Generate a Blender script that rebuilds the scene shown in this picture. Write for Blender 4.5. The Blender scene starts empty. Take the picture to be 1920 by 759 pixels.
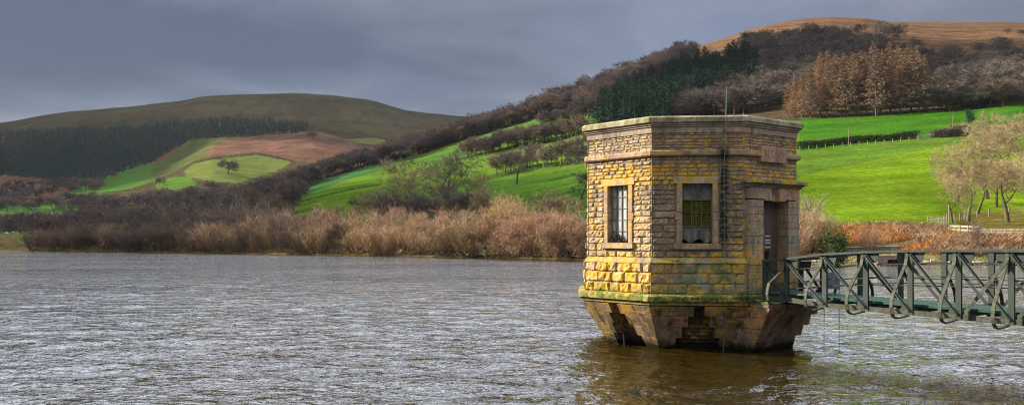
import bpy, math, random
HAZE = 0.000025; DENOISE = True
import numpy as np
from mathutils import Vector, Matrix, noise as mnoise
random.seed(7); rng = np.random.default_rng(7)
SC = bpy.context.scene; COL = SC.collection
F, CX, YH, H = 1659.0, 960.0, 447.0, 2.57      # lens in photo pixels, horizon row, eye height above the water
# ------------------------------------------------------------------ helpers
def tag(o, label=None, cat=None, group=None, kind=None):
    if label: o['label'] = label
    if cat: o['category'] = cat
    if group: o['group'] = group
    if kind: o['kind'] = kind
    return o
def empty(name, loc=(0, 0, 0), rz=0, parent=None):
    o = bpy.data.objects.new(name, None); o.empty_display_size = .2
    o.location = loc; o.rotation_euler = (0, 0, rz); o.parent = parent
    COL.objects.link(o); return o
def link(name, me, parent=None, loc=(0, 0, 0), rz=0, scale=None):
    o = bpy.data.objects.new(name, me); o.location = loc; o.rotation_euler = (0, 0, rz)
    if scale: o.scale = scale
    o.parent = parent; COL.objects.link(o); return o
def np_mesh(name, V, faces, mats=(), mi=None, smooth=False, col=None):
    """V (n,3); faces (m,k) int array or a list of such arrays; col per vertex rgb"""
    me = bpy.data.meshes.new(name)
    if isinstance(faces, np.ndarray): faces = [faces]
    faces = [f for f in faces if len(f)]
    loops = np.concatenate([f.ravel() for f in faces]).astype(np.int32)
    sizes = np.concatenate([np.full(len(f), f.shape[1]) for f in faces]).astype(np.int32)
    starts = np.concatenate([[0], np.cumsum(sizes)[:-1]]).astype(np.int32)
    me.vertices.add(len(V)); me.vertices.foreach_set('co', np.asarray(V, dtype=np.float32).ravel())
    me.loops.add(len(loops)); me.loops.foreach_set('vertex_index', loops)
    me.polygons.add(len(sizes)); me.polygons.foreach_set('loop_start', starts)
    if mi is not None: me.polygons.foreach_set('material_index', np.asarray(mi, dtype=np.int32))
    for m in mats: me.materials.append(m)
    if smooth: me.polygons.foreach_set('use_smooth', np.ones(len(sizes), dtype=bool))
    me.update(calc_edges=True)
    if col is not None:
        a = me.color_attributes.new('Col', 'FLOAT_COLOR', 'POINT')
        c = np.ones((len(V), 4), dtype=np.float32); c[:, :3] = col; a.data.foreach_set('color', c.ravel())
    return me
class MB:
    """collects quads and triangles, builds one mesh"""
    def __init__(s): s.v = []; s.f = []; s.c = []; s.cur = (1, 1, 1)
    def add(s, vs, fs):
        b = len(s.v); s.v += [tuple(v) for v in vs]; s.c += [s.cur] * len(vs)
        s.f += [tuple(b + i for i in f) for f in fs]
    def hexa(s, p):      # p: 8 points, bottom ring 0-3 (ccw from above) and top ring 4-7
        s.add(p, [(3, 2, 1, 0), (4, 5, 6, 7), (0, 1, 5, 4), (1, 2, 6, 5), (2, 3, 7, 6), (3, 0, 4, 7)])
    def box(s, x0, x1, y0, y1, z0, z1):
        s.hexa([(x0, y0, z0), (x1, y0, z0), (x1, y1, z0), (x0, y1, z0), (x0, y0, z1), (x1, y0, z1), (x1, y1, z1), (x0, y1, z1)])
    def bar(s, a, b, w, h, up=(0, 0, 1)):
        a = Vector(a); b = Vector(b); d = (b - a).normalized(); up = Vector(up)
        if abs(d.dot(up)) > .99: up = Vector((1, 0, 0))
        x = d.cross(up).normalized() * w / 2; y = x.cross(d).normalized() * h / 2
        s.hexa([a - x - y, b - x - y, b + x - y, a + x - y, a - x + y, b - x + y, b + x + y, a + x + y][0:8])
    def tube(s, pts, r, n=6, flat=1.0):
        pts = [Vector(p) for p in pts]; rs = r if isinstance(r, (list, tuple)) else [r] * len(pts)
        b = len(s.v); N = len(pts)
        for i, p in enumerate(pts):
            d = (pts[min(i + 1, N - 1)] - pts[max(i - 1, 0)]).normalized()
            x = d.cross(Vector((0.13, .21, 1)).normalized()).normalized(); y = x.cross(d)
            for k in range(n):
                a = 2 * math.pi * k / n
                s.v.append(tuple(p + (x * math.cos(a) + y * math.sin(a) * flat) * rs[i])); s.c.append(s.cur)
        for i in range(N - 1):
            for k in range(n):
                k2 = (k + 1) % n
                s.f.append((b + i * n + k, b + i * n + k2, b + (i + 1) * n + k2, b + (i + 1) * n + k))
        s.f.append(tuple(b + k for k in range(n))[::-1]); s.f.append(tuple(b + (N - 1) * n + k for k in range(n)))
    def ring(s, outline_b, outline_t, zb, zt, cap=True):
        n = len(outline_b); b = len(s.v)
        for (x, y) in outline_b: s.v.append((x, y, zb)); s.c.append(s.cur)
        for (x, y) in outline_t: s.v.append((x, y, zt)); s.c.append(s.cur)
        for k in range(n): s.f.append((b + k, b + (k + 1) % n, b + n + (k + 1) % n, b + n + k))
        if cap: s.f.append(tuple(b + n + k for k in range(n))); s.f.append(tuple(b + k for k in range(n))[::-1])
    def mesh(s, name, mat, col=False, smooth=False):
        me = bpy.data.meshes.new(name); me.from_pydata(s.v, [], s.f)
        me.materials.append(mat)
        if smooth:
            for p in me.polygons: p.use_smooth = True
        if col:
            a = me.color_attributes.new('Col', 'FLOAT_COLOR', 'POINT')
            a.data.foreach_set('color', np.array([list(c) + [1] for c in s.c], dtype=np.float32).ravel())
        me.update(); return me
    def build(s, name, mat, parent=None, col=False, smooth=False, bevel=0, **k):
        o = link(name, s.mesh(name, mat, col, smooth), parent, **k)
        if bevel:
            m = o.modifiers.new('b', 'BEVEL'); m.width = bevel; m.segments = 1; m.limit_method = 'ANGLE'
        return o
# node helpers
def mat(name):
    m = bpy.data.materials.new(name); m.use_nodes = True; nt = m.node_tree; nt.nodes.clear()
    out = nt.nodes.new('ShaderNodeOutputMaterial'); bs = nt.nodes.new('ShaderNodeBsdfPrincipled')
    nt.links.new(bs.outputs[0], out.inputs[0]); return m, NT(nt), bs, out
class NT:
    def __init__(s, nt): s.nt = nt
    def n(s, t, **k):
        o = s.nt.nodes.new(t)
        for a, b in k.items():
            if a == 'ins':
                for i, v in b.items():
                    if isinstance(v, bpy.types.NodeSocket): s.nt.links.new(v, o.inputs[i])
                    else: o.inputs[i].default_value = v
            else: setattr(o, a, b)
        return o
    def l(s, a, b): s.nt.links.new(a, b)
    def math(s, op, a, b=None, c=None, clamp=False):
        o = s.nt.nodes.new('ShaderNodeMath'); o.operation = op; o.use_clamp = clamp
        for i, v in enumerate((a, b, c)):
            if v is None: continue
            if isinstance(v, bpy.types.NodeSocket): s.nt.links.new(v, o.inputs[i])
            else: o.inputs[i].default_value = v
        return o.outputs[0]
    def mix(s, f, a, b, mode='MIX'):
        o = s.nt.nodes.new('ShaderNodeMix'); o.data_type = 'RGBA'; o.blend_type = mode; o.clamp_factor = True
        for i, v in ((0, f), (6, a), (7, b)):
            if isinstance(v, bpy.types.NodeSocket): s.nt.links.new(v, o.inputs[i])
            elif i == 0: o.inputs[0].default_value = v
            else: o.inputs[i].default_value = (*v, 1) if len(v) == 3 else v
        return o.outputs[2]
    def noise(s, vec, scale, detail=4, rough=.55, dist=0):
        o = s.nt.nodes.new('ShaderNodeTexNoise'); o.inputs['Scale'].default_value = scale
        o.inputs['Detail'].default_value = detail; o.inputs['Roughness'].default_value = rough; o.inputs['Distortion'].default_value = dist
        if vec is not None: s.nt.links.new(vec, o.inputs['Vector'])
        return o.outputs[0]
    def mapping(s, vec, scale=(1, 1, 1), loc=(0, 0, 0), rot=(0, 0, 0)):
        o = s.nt.nodes.new('ShaderNodeMapping'); o.inputs['Scale'].default_value = scale
        o.inputs['Location'].default_value = loc; o.inputs['Rotation'].default_value = rot
        s.nt.links.new(vec, o.inputs['Vector']); return o.outputs[0]
    def ramp(s, v, lo, hi, a=0.0, b=1.0):
        o = s.nt.nodes.new('ShaderNodeMapRange'); o.clamp = True
        s.nt.links.new(v, o.inputs[0])
        for i, x in zip((1, 2, 3, 4), (lo, hi, a, b)): o.inputs[i].default_value = x
        return o.outputs[0]
    def bump(s, h, strength, dist, normal=None):
        o = s.nt.nodes.new('ShaderNodeBump'); o.inputs['Strength'].default_value = strength; o.inputs['Distance'].default_value = dist
        s.nt.links.new(h, o.inputs['Height'])
        if normal is not None: s.nt.links.new(normal, o.inputs['Normal'])
        return o.outputs[0]
    def obj(s): return s.n('ShaderNodeTexCoord').outputs['Object']
    def sep(s, v): o = s.n('ShaderNodeSeparateXYZ', ins={0: v}); return o.outputs
def plain(name, col, rough=.8, nscale=8, var=.35, metal=0, bump=0, obj_rand=0, spec=.3):
    m, t, bs, out = mat(name); v = t.obj()
    n = t.noise(v, nscale, 5)
    dark = tuple(c * (1 - var) for c in col); lite = tuple(min(1, c * (1 + var)) for c in col)
    c = t.mix(t.ramp(n, .3, .7), dark, lite)
    if obj_rand:
        r = t.n('ShaderNodeObjectInfo').outputs['Random']
        c = t.mix(1.0, c, t.n('ShaderNodeCombineColor', ins={0: t.ramp(r, 0, 1, 1 - obj_rand, 1 + obj_rand), 1: t.ramp(r, 0, 1, 1 - obj_rand * .8, 1 + obj_rand * .6), 2: t.ramp(r, 0, 1, 1 - obj_rand * .5, 1 + obj_rand * .5)}).outputs[0], 'MULTIPLY')
    t.l(c, bs.inputs['Base Color']); bs.inputs['Roughness'].default_value = rough; bs.inputs['Metallic'].default_value = metal
    bs.inputs['Specular IOR Level'].default_value = spec
    if bump: t.l(t.bump(n, bump, .02), bs.inputs['Normal'])
    return m
# value noise in numpy
def vnoise(x, y, seed=0):
    xi = np.floor(x).astype(np.int64); yi = np.floor(y).astype(np.int64); fx = x - xi; fy = y - yi
    fx = fx * fx * (3 - 2 * fx); fy = fy * fy * (3 - 2 * fy)
    def h(a, b):
        n = (a * 374761393 + b * 668265263 + seed * 974711) & 0x7fffffff
        n = ((n ^ (n >> 13)) * 1274126177) & 0x7fffffff
        return ((n ^ (n >> 16)) & 0xffff) / 65535.0
    return (h(xi, yi) * (1 - fx) + h(xi + 1, yi) * fx) * (1 - fy) + (h(xi, yi + 1) * (1 - fx) + h(xi + 1, yi + 1) * fx) * fy
def fbm(x, y, oct=4, seed=0):
    s = 0; a = .5
    for i in range(oct): s = s + a * vnoise(x, y, seed + i * 17); x = x * 2.03 + 5; y = y * 2.03 + 9; a *= .5
    return s
# ------------------------------------------------------------------ camera, light, sky
cam = bpy.data.cameras.new('camera'); cam.sensor_width = 36; cam.lens = F / 1920 * 36
cam.shift_y = (YH - 379.5) / 1920; cam.clip_end = 20000; cam.clip_start = .1
co = bpy.data.objects.new('camera', cam); co.location = (0, 0, H); co.rotation_euler = (math.pi / 2, 0, 0); COL.objects.link(co); SC.camera = co
SUN_EL = math.radians(24); saz = Vector((-.965, .262))     # towards the sun, seen from the place
SV = Vector((saz.x * math.cos(SUN_EL), saz.y * math.cos(SUN_EL), math.sin(SUN_EL))).normalized()
sl = bpy.data.lights.new('sun', 'SUN'); sl.energy = 5.0; sl.angle = math.radians(.55); sl.color = (1, .87, .68)
so = bpy.data.objects.new('sun', sl); so.rotation_euler = (-SV).to_track_quat('-Z', 'Y').to_euler(); so.location = (-40, 10, 40); COL.objects.link(so)
w = bpy.data.worlds.new('World'); SC.world = w; w.use_nodes = True; w.node_tree.nodes.clear(); t = NT(w.node_tree)
sky = t.n('ShaderNodeTexSky', sky_type='NISHITA', sun_disc=False, sun_elevation=SUN_EL, sun_rotation=math.atan2(saz.x, saz.y))
b1 = t.n('ShaderNodeBackground', ins={0: sky.outputs[0], 1: .05})
tc = t.n('ShaderNodeTexCoord').outputs['Generated']; x, y, z = t.sep(tc)
zz = t.math('MAXIMUM', z, 0.0); den = t.math('ADD', zz, .13)
pv = t.n('ShaderNodeCombineXYZ', ins={0: t.math('DIVIDE', x, den), 1: t.math('DIVIDE', y, den), 2: 0.0}).outputs[0]
n1 = t.noise(t.mapping(pv, (.34, .44, 1), (2.2, .6, 0), (0, 0, .22)), 1.0, 7, .52, .5)       # long banks of cloud
n2 = t.noise(t.mapping(pv, (1.0, 1.25, 1), (7, 3, 0), (0, 0, -.2)), 1.4, 6, .55, .6)          # their ragged edges
n3 = t.noise(t.mapping(pv, (.16, .30, 1), (4.7, 8.3, 0)), 1.0, 3, .5, .2)
nn = t.math('ADD', t.math('ADD', t.math('MULTIPLY', n1, .62), t.math('MULTIPLY', n2, .22)), t.math('MULTIPLY', n3, .16))
az = t.math('DIVIDE', x, t.math('MAXIMUM', t.math('ABSOLUTE', y), .05))
# bearing and height decide where the bank is thin (low and straight up the valley) or thick (high, over the far hills)
thin = t.math('MULTIPLY', t.ramp(zz, .20, .09), t.math('MAXIMUM', t.ramp(t.math('ABSOLUTE', t.math('ADD', az, .0)), .34, .02), .48))
thin2 = t.math('MULTIPLY', t.ramp(zz, .14, .24), t.ramp(az, .12, .5, 0, .5)); thick = t.math('MULTIPLY', t.ramp(az, -.15, -.5), t.ramp(zz, .12, .2))
f = t.math('ADD', t.ramp(nn, .40, .60, -.34, .72), t.math('ADD', t.math('MULTIPLY', thin, .8), t.math('MULTIPLY', thin2, .5))); f = t.math('SUBTRACT', f, t.math('MULTIPLY', thick, .5), clamp=True)
cr = t.n('ShaderNodeValToRGB'); t.l(f, cr.inputs[0]); e = cr.color_ramp.elements
e[0].position = 0; e[0].color = (.047, .060, .092, 1); e[1].position = 1; e[1].color = (.185, .190, .215, 1)
k_ = e.new(.35); k_.color = (.074, .089, .128, 1); k_ = e.new(.7); k_.color = (.125, .136, .168, 1)
c = cr.outputs[0]
c = t.mix(t.math('MULTIPLY', t.ramp(t.math('ABSOLUTE', t.math('SUBTRACT', az, .22)), .22, .05), t.ramp(zz, .1, .2, .0, .5)), c, (.085, .112, .182))   # bluer thin place
c = t.mix(t.ramp(zz, .262, .36), c, t.mix(t.ramp(y, -.25, .35), (.52, .50, .49), (1.72, 1.84, 2.12))); c = t.mix(t.ramp(zz, .5, .8), c, (.30, .32, .36))   # unseen bright belt added above the view so the water reflects lighter
b2 = t.n('ShaderNodeBackground', ins={0: c, 1: 1.0})
ms = t.n('ShaderNodeMixShader', ins={0: .965, 1: b1.outputs[0], 2: b2.outputs[0]})
t.l(ms.outputs[0], t.n('ShaderNodeOutputWorld').inputs[0])
SC.view_settings.view_transform = 'Standard'; SC.view_settings.look = 'None'; SC.view_settings.gamma = 1; SC.view_settings.use_curve_mapping = False
SC.view_settings.exposure = 1.15
SC.render.engine = 'CYCLES'; SC.cycles.filter_width = 1.1; SC.cycles.use_adaptive_sampling = False; SC.cycles.use_denoising = DENOISE; SC.cycles.max_bounces = 5; SC.cycles.diffuse_bounces = 2; SC.cycles.glossy_bounces = 3
SC.cycles.transparent_max_bounces = 6; SC.cycles.volume_bounces = 0; SC.cycles.caustics_reflective = False; SC.cycles.caustics_refractive = False
try: SC.cycles.denoiser = 'OPENIMAGEDENOISE'; SC.cycles.denoising_prefilter = 'NONE'
except Exception: pass
# ------------------------------------------------------------------ terrain: rows of (distance, height) for every bearing
def I(x, pts):
    p = np.array(pts, dtype=float); return np.interp(x, p[:, 0], p[:, 1])
px = np.concatenate([np.arange(-1300, -60, 24), np.arange(-60, 1984, 3.5), np.arange(1984, 3300, 24)]).astype(float)
def sm(a, w=5):
    k = np.ones(w) / w; return np.convolve(np.pad(a, w // 2, mode='edge'), k, 'valid')
zof = lambda y, d: H + (YH - y) / F * d
dsh = sm(H * F / (I(px, [(-1300, 467), (0, 469.7), (300, 473), (640, 478), (900, 482.5), (1090, 487), (1400, 492), (1600, 497), (1920, 499.5), (3300, 512)]) - YH), 9)
rows = []
rows.append((dsh - 25, dsh * 0 - 3.0))
rows.append((dsh, dsh * 0 - .02))
rows.append((dsh + 2.5, dsh * 0 + .55))
dA = I(px, [(-1300, 260), (0, 225), (100, 215), (500, 178), (1090, 122), (1500, 101), (1920, 96), (3300, 90)]); yA = I(px, [(-1300, 446), (0, 449), (500, 455), (1090, 458), (1500, 462), (1590, 464), (1700, 463), (1760, 452), (1840, 444), (1920, 441), (3300, 440)])
rows.append((dA, zof(yA, dA)))
dB = I(px, [(-1300, 380), (0, 330), (300, 290), (450, 280), (600, 230), (800, 200), (1090, 160), (1300, 138), (1500, 128), (1700, 124), (1920, 114), (3300, 110)])
yB = I(px, [(-1300, 442), (0, 440), (300, 438), (450, 430), (600, 425), (1090, 425), (1300, 420), (1500, 416), (1700, 413), (1760, 416), (1830, 426), (1920, 428), (3300, 430)])
rows.append((dB, zof(yB, dB)))
dF = I(px, [(-1300, 470), (0, 430), (350, 430), (450, 470), (560, 520), (700, 565), (850, 610), (1000, 665), (1100, 690), (1200, 720), (1300, 760), (1400, 820), (1560, 900), (1920, 900), (3300, 930)])
yF = I(px, [(-1300, 436), (0, 438), (280, 436), (350, 424), (420, 402), (450, 388), (500, 372), (560, 349), (600, 331), (700, 303), (760, 286), (850, 255), (960, 222), (1000, 206), (1050, 188), (1100, 170), (1200, 132), (1255, 108), (1290, 95), (1340, 78), (1400, 58), (1440, 47), (1500, 37), (1560, 32.5), (1620, 33.5), (1665, 40), (1700, 42), (1800, 43.5), (1920, 44), (2100, 40), (2600, 90), (3300, 190)])
dD = I(px, [(-1300, 440), (0, 400), (350, 405), (450, 430), (560, 480), (700, 535), (850, 570), (960, 585), (1060, 590), (1150, 480), (1300, 400), (1500, 335), (1700, 320), (1920, 310), (3300, 320)])
yD = I(px, [(-1300, 438), (0, 439), (280, 437), (350, 428), (420, 412), (500, 380), (560, 357), (600, 340), (690, 313), (760, 298), (850, 270), (960, 236), (1060, 207), (1100, 200), (1150, 212), (1300, 222), (1500, 225), (1600, 221), (1700, 216), (1800, 210), (1920, 196), (3300, 190)])
dD = np.minimum(dD, dF - 12)
dC = dB + (dD - dB) * .46
yC = YH - (YH - yB) - ((YH - yD) - (YH - yB)) * I(px, [(-1300, .5), (500, .5), (900, .55), (1100, .56), (1500, .6), (1920, .6), (3300, .6)])
rows.append((dC, zof(yC, dC))); rows.append((dD, zof(yD, dD)))
dE = dD + (dF - dD) * .5; zE = zof(yD, dD) * .45 + zof(yF, dF) * .55; rows.append((dE, zE))
rows.append((dF, zof(yF, dF)))
dI_ = np.maximum(I(px, [(-1300, 760), (0, 720), (3300, 760)]), dF + 260); yI = I(px, [(-1300, 400), (0, 395), (100, 386), (290, 382), (380, 382), (500, 378), (600, 360), (1000, 310), (3300, 300)])
zI = zof(yI, dI_); zF = zof(yF, dF); dG = dF + (dI_ - dF) * .4
rows.append((dG, np.minimum(zF * .55 + zI * .4, zF * 1.0 + 2))); rows.append((dI_, zI))
dJ = np.maximum(I(px, [(-1300, 1250), (3300, 1300)]), dI_ + 200); yJ = I(px, [(-1300, 350), (0, 338), (100, 338), (200, 322), (290, 303), (400, 256), (590, 246), (700, 262), (1000, 260), (3300, 260)])
rows.append((dJ, zof(yJ, dJ)))
dK = dJ + 520; yK = I(px, [(-1300, 290), (0, 262), (200, 240), (400, 222), (600, 224), (800, 240), (3300, 250)])
rows.append((dK, zof(yK, dK)))
dL = I(px, [(-1300, 2500), (0, 2550), (600, 2700), (3300, 2900)])
yL = I(px, [(-1300, 330), (-400, 262), (-100, 236), (0, 232), (30, 228), (70, 219), (100, 213), (130, 208), (200, 203), (260, 197), (330, 191), (350, 187), (380, 181), (430, 178.5), (480, 177), (550, 175.5), (620, 178), (660, 182), (690, 186), (712, 192), (730, 198), (760, 206), (800, 212), (850, 216.5), (890, 219), (950, 224), (1100, 238), (3300, 270)])
rows.append((dL, zof(yL, dL))); rows.append((dL + 900, zof(yL, dL) * .7))
nsub = [3, 3, 6, 10, 36, 40, 34, 34, 8, 8, 46, 46, 46, 4]
DK = np.array([r[0] for r in rows]); ZK = np.array([r[1] for r in rows])
DK[2:-1] = np.array([sm(a, 7) for a in DK[2:-1]]); ZK[2:5] = np.array([sm(a, 7) for a in ZK[2:5]]); ZK[5:] = np.array([sm(a, 3) for a in ZK[5:]])
for i in range(1, len(DK)): DK[i] = np.maximum(DK[i], DK[i - 1] + 1.5)
hk = np.diff(DK, axis=0); dl = np.diff(ZK, axis=0) / hk; M = np.zeros_like(ZK)
for i in range(1, len(DK) - 1):
    a, b = dl[i - 1], dl[i]; w1 = 2 * hk[i] + hk[i - 1]; w2 = hk[i] + 2 * hk[i - 1]
    with np.errstate(all='ignore'): m = np.where(a * b > 0, (w1 + w2) / (w1 / a + w2 / b), 0)
    M[i] = m
M[0], M[-1] = dl[0], dl[-1]
for i in (8, 13): M[i] = np.minimum((ZK[i] - H) / DK[i], dl[i - 1] * 1.5)
D_, Z_ = [], []
for i, ns in enumerate(nsub):
    for j in range(ns):
        s = j / ns; h00 = 2 * s**3 - 3 * s**2 + 1; h10 = s**3 - 2 * s**2 + s; h01 = -2 * s**3 + 3 * s**2; h11 = s**3 - s**2
        D_.append(DK[i] + hk[i] * s); Z_.append(h00 * ZK[i] + h10 * hk[i] * M[i] + h01 * ZK[i + 1] + h11 * hk[i] * M[i + 1])
D_.append(DK[-1]); Z_.append(ZK[-1]); TD = np.array(D_); TZ = np.array(Z_); NR, NC = TD.shape
TX = (px - CX) / F * TD
amp = np.clip((TD - dsh - 5) / 60, 0, 1) * np.clip(TD * .0035, .15, 7)
rid = fbm(TX / (30 + TD * .05), TD / (60 + TD * .05), 4, 3) - .47
gul = np.abs(fbm(TX / 90 + TD / 300, TD / 420, 3, 11) - .47) * 3 - .5
crestrow = sum(nsub[:8])
TZ = TZ + amp * rid * 1.6
TZ[sum(nsub[:10]):-5] += (gul * np.clip((TD - 1300) / 500, 0, 1) * 9)[sum(nsub[:10]):-5] * np.linspace(1, 0, NR - 5 - sum(nsub[:10]))[:, None] ** .5
PY = YH - (TZ - H) / TD * F
def hit(x, y, dmin=0.0, dmax=1e9):
    """the first ground point (from the camera outwards) that shows at photo pixel x, y"""
    j = np.clip(np.searchsorted(px, x), 1, NC - 1); s = (x - px[j - 1]) / (px[j] - px[j - 1])
    yc = PY[:, j - 1] * (1 - s) + PY[:, j] * s; dc = TD[:, j - 1] * (1 - s) + TD[:, j] * s; zc = TZ[:, j - 1] * (1 - s) + TZ[:, j] * s
    ok = np.where((dc[1:] > dmin) & (dc[:-1] < dmax) & (yc[:-1] >= y) & (yc[1:] < y))[0]
    if len(ok) == 0:
        sel = np.where((dc > dmin) & (dc < dmax))[0]
        if not len(sel): sel = np.arange(NR)
        i = sel[np.argmin(np.abs(yc[sel] - y))]
        return np.array([(x - CX) / F * dc[i], dc[i], zc[i]])
    i = ok[0]; q = (yc[i] - y) / (yc[i] - yc[i + 1]); d = dc[i] + (dc[i + 1] - dc[i]) * q
    return np.array([(x - CX) / F * d, d, zc[i] + (zc[i + 1] - zc[i]) * q])
def ground(X, Y):
    """terrain height under a world point"""
    x = CX + F * X / Y; j = int(np.clip(np.searchsorted(px, x), 1, NC - 1)); s = (x - px[j - 1]) / (px[j] - px[j - 1])
    dc = TD[:, j - 1] * (1 - s) + TD[:, j] * s; zc = TZ[:, j - 1] * (1 - s) + TZ[:, j] * s
    return float(np.interp(Y, dc, zc))
def wpoly(pts, dmin=0, dmax=1e9, step=14):
    out = []
    for (x0, y0), (x1, y1) in zip(pts, pts[1:] + pts[:1]):
        n = max(1, int(math.hypot(x1 - x0, y1 - y0) / step))
        for i in range(n):
            p = hit(x0 + (x1 - x0) * i / n, y0 + (y1 - y0) * i / n, dmin, dmax); out.append((p[0], p[1]))
    return np.array(out)
def inside(P, X, Y):
    r = np.zeros(X.shape, bool); x0, y0 = P[:, 0], P[:, 1]; x1, y1 = np.roll(x0, -1), np.roll(y0, -1)
    for a, b, c, d in zip(x0, y0, x1, y1):
        if b == d: continue
        r ^= ((b > Y) != (d > Y)) & (X < (c - a) * (Y - b) / (d - b) + a)
    return r
C = np.zeros((NR, NC, 3))
def setc(mask, col): C[mask] = col
MOOR, MOORF, WOODF, RUST = (.135, .076, .046), (.060, .049, .027), (.055, .042, .03), (.17, .075, .05)
nb = fbm(TX / 40, TD / 40, 4, 5)
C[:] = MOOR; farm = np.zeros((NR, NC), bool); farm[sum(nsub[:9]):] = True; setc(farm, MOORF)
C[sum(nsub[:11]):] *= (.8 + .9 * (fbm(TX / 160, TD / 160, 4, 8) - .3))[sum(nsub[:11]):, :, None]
crust = sum(nsub[:6]); C[crust:crestrow] = np.array(MOOR) * (.75 + .55 * fbm(TX / 25, TD / 25, 4, 2))[crust:crestrow, :, None]
wm = (px[None, :] < 1270) & (np.arange(NR)[:, None] >= crust) & (np.arange(NR)[:, None] <= crestrow + 6); setc(wm, WOODF)
wm2 = (px[None, :] >= 1270) & (np.arange(NR)[:, None] >= crust) & (np.arange(NR)[:, None] <= crestrow) & (PY > 100 + 14 * fbm(TX / 30, TD / 30, 3, 91)); setc(wm2, (.085, .062, .042))
rp = np.zeros((NR, NC), bool); rp[:sum(nsub[:4])] = True
setc(rp, (.13, .10, .045)); C[rp] *= (.7 + .7 * nb)[rp][:, None]
G1, G2, GT, GL = (.078, .150, .016), (.052, .118, .014), (.040, .112, .036), (.13, .2, .01)
F0 = sum(nsub[:4]); field = np.zeros((NR, NC), bool); field[F0:crust] = True; setc(field, G1)
def patch(pts, col, dmin=0, dmax=1e9, var=0):
    m = inside(wpoly(pts, dmin, dmax), TX, TD) & (TD > dmin) & (TD < dmax)
    C[m] = np.array(col)
    if var: C[m] *= (1 - var * .5 + var * fbm(TX / 22, TD / 22, 3, 31))[m][:, None]
    return m
# near fields
patch([(566, 347), (600, 339), (690, 312), (760, 297), (742, 309), (640, 340), (566, 366), (540, 372)], GT, 150, 700)
patch([(760, 300), (850, 272), (960, 238), (1060, 208), (1094, 202), (1094, 250), (977, 272), (870, 298), (845, 302), (742, 310)], (.058, .125, .022), 150, 700, .4)
patch([(500, 392), (619, 366), (714, 346), (740, 420), (600, 440), (480, 430)], (.092, .155, .014), 150, 560, .5)
patch([(892, 345), (1000, 330), (1100, 310), (1100, 420), (880, 420)], G2, 120, 560)
patch([(1500, 284), (1720, 258), (1930, 248), (1930, 190), (1800, 205), (1500, 222)], (.040, .135, .008), 150, 420, .4)  # upper field: darker green, partly cloud shade put into the colour
patch([(1500, 330), (1640, 300), (1800, 268), (1930, 262), (1930, 440), (1500, 440)], (.122, .205, .004), 60, 300, .35)
patch([(1790, 400), (1930, 392), (1930, 440), (1800, 436)], (.15, .13, .035), 60, 200, .8)
# far slopes
patch([(92, 380), (150, 350), (230, 312), (290, 304), (330, 318), (300, 336), (250, 352), (180, 366), (140, 384)], (.062, .135, .024), 640, 2000, .3)
patch([(-300, 386), (0, 380), (90, 376), (150, 384), (150, 400), (-300, 405)], (.06, .15, .03), 560, 2000)
patch([(290, 304), (345, 266), (420, 255), (560, 250), (480, 262), (400, 290), (345, 312), (300, 336), (280, 330)], (.085, .10, .035), 640, 2400, .6)
patch([(300, 336), (350, 330), (370, 345), (330, 358), (290, 352)], (.07, .14, .02), 640, 2400)
patch([(372, 293), (420, 262), (520, 246), (600, 246), (650, 262), (700, 278), (690, 300), (590, 306), (540, 300), (480, 288), (420, 292)], (.14, .075, .055), 640, 2400, .9)
patch([(344, 318), (362, 305), (400, 298), (480, 289), (548, 303), (520, 320), (440, 345), (350, 332)], (.11, .14, .035), 640, 2400, .2)
patch([(230, 318), (290, 302), (320, 276), (345, 262), (352, 268), (330, 286), (300, 302)], (.12, .075, .045), 640, 2400, .8)
patch([(-400, 330), (0, 330), (110, 330), (230, 310), (150, 350), (92, 380), (0, 380), (-400, 385)], (.13, .07, .045), 640, 2400, 1.0)
patch([(640, 262), (700, 258), (760, 270), (700, 272)], (.15, .14, .05), 640, 2400, .9)
tus = fbm(TX / 5, TD / 13, 4, 71); stk = fbm((TX + TD * .25) / 16, (TD - TX * .3) / 150, 4, 73); hv = np.arange(NR)[:, None] * np.ones((1, NC))
C[(hv >= crust) & (hv <= crestrow + 8)] *= (.35 + .95 * tus + .4 * stk)[(hv >= crust) & (hv <= crestrow + 8)][:, None]
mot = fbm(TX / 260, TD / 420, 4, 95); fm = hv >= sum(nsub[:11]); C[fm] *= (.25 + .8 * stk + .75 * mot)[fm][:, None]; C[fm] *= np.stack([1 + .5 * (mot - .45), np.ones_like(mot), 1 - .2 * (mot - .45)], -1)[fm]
C = np.clip(C, .01, .6)
# road and track on the far shore
V = np.stack([TX, TD, TZ], -1).reshape(-1, 3)
ii = (np.arange(NR - 1)[:, None] * NC + np.arange(NC - 1)[None, :]).ravel()
Fq = np.stack([ii, ii + 1, ii + NC + 1, ii + NC], -1)
m, t, bs, out = mat('hillside'); a = t.n('ShaderNodeVertexColor', layer_name='Col').outputs[0]; v = t.obj()
n_f = t.noise(v, .9, 5, .65); n_m = t.noise(v, .07, 5, .6); n_l = t.noise(t.mapping(v, (.015, .11, .05), rot=(0, 0, .25)), 1, 5, .65)
k1 = t.ramp(n_f, .3, .7, .6, 1.4); k2 = t.ramp(n_m, .3, .7, .76, 1.24); k3 = t.ramp(n_l, .3, .7, .74, 1.26)
kk = t.math('MULTIPLY', t.math('MULTIPLY', k1, k2), k3)
c = t.mix(1, a, t.n('ShaderNodeCombineColor', ins={0: kk, 1: kk, 2: kk}).outputs[0], 'MULTIPLY')
c = t.mix(t.ramp(t.noise(v, .045, 5, .65), .48, .7, 0, .38), c, t.mix(.5, c, (.16, .165, .02))); c = t.mix(t.math('MULTIPLY', t.ramp(t.noise(v, .22, 5, .7), .58, .68, 0, .45), t.ramp(n_l, .45, .6)), c, (.085, .075, .03))
c = t.mix(t.ramp(n_l, .5, .72, 0, .0), c, a)
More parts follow.
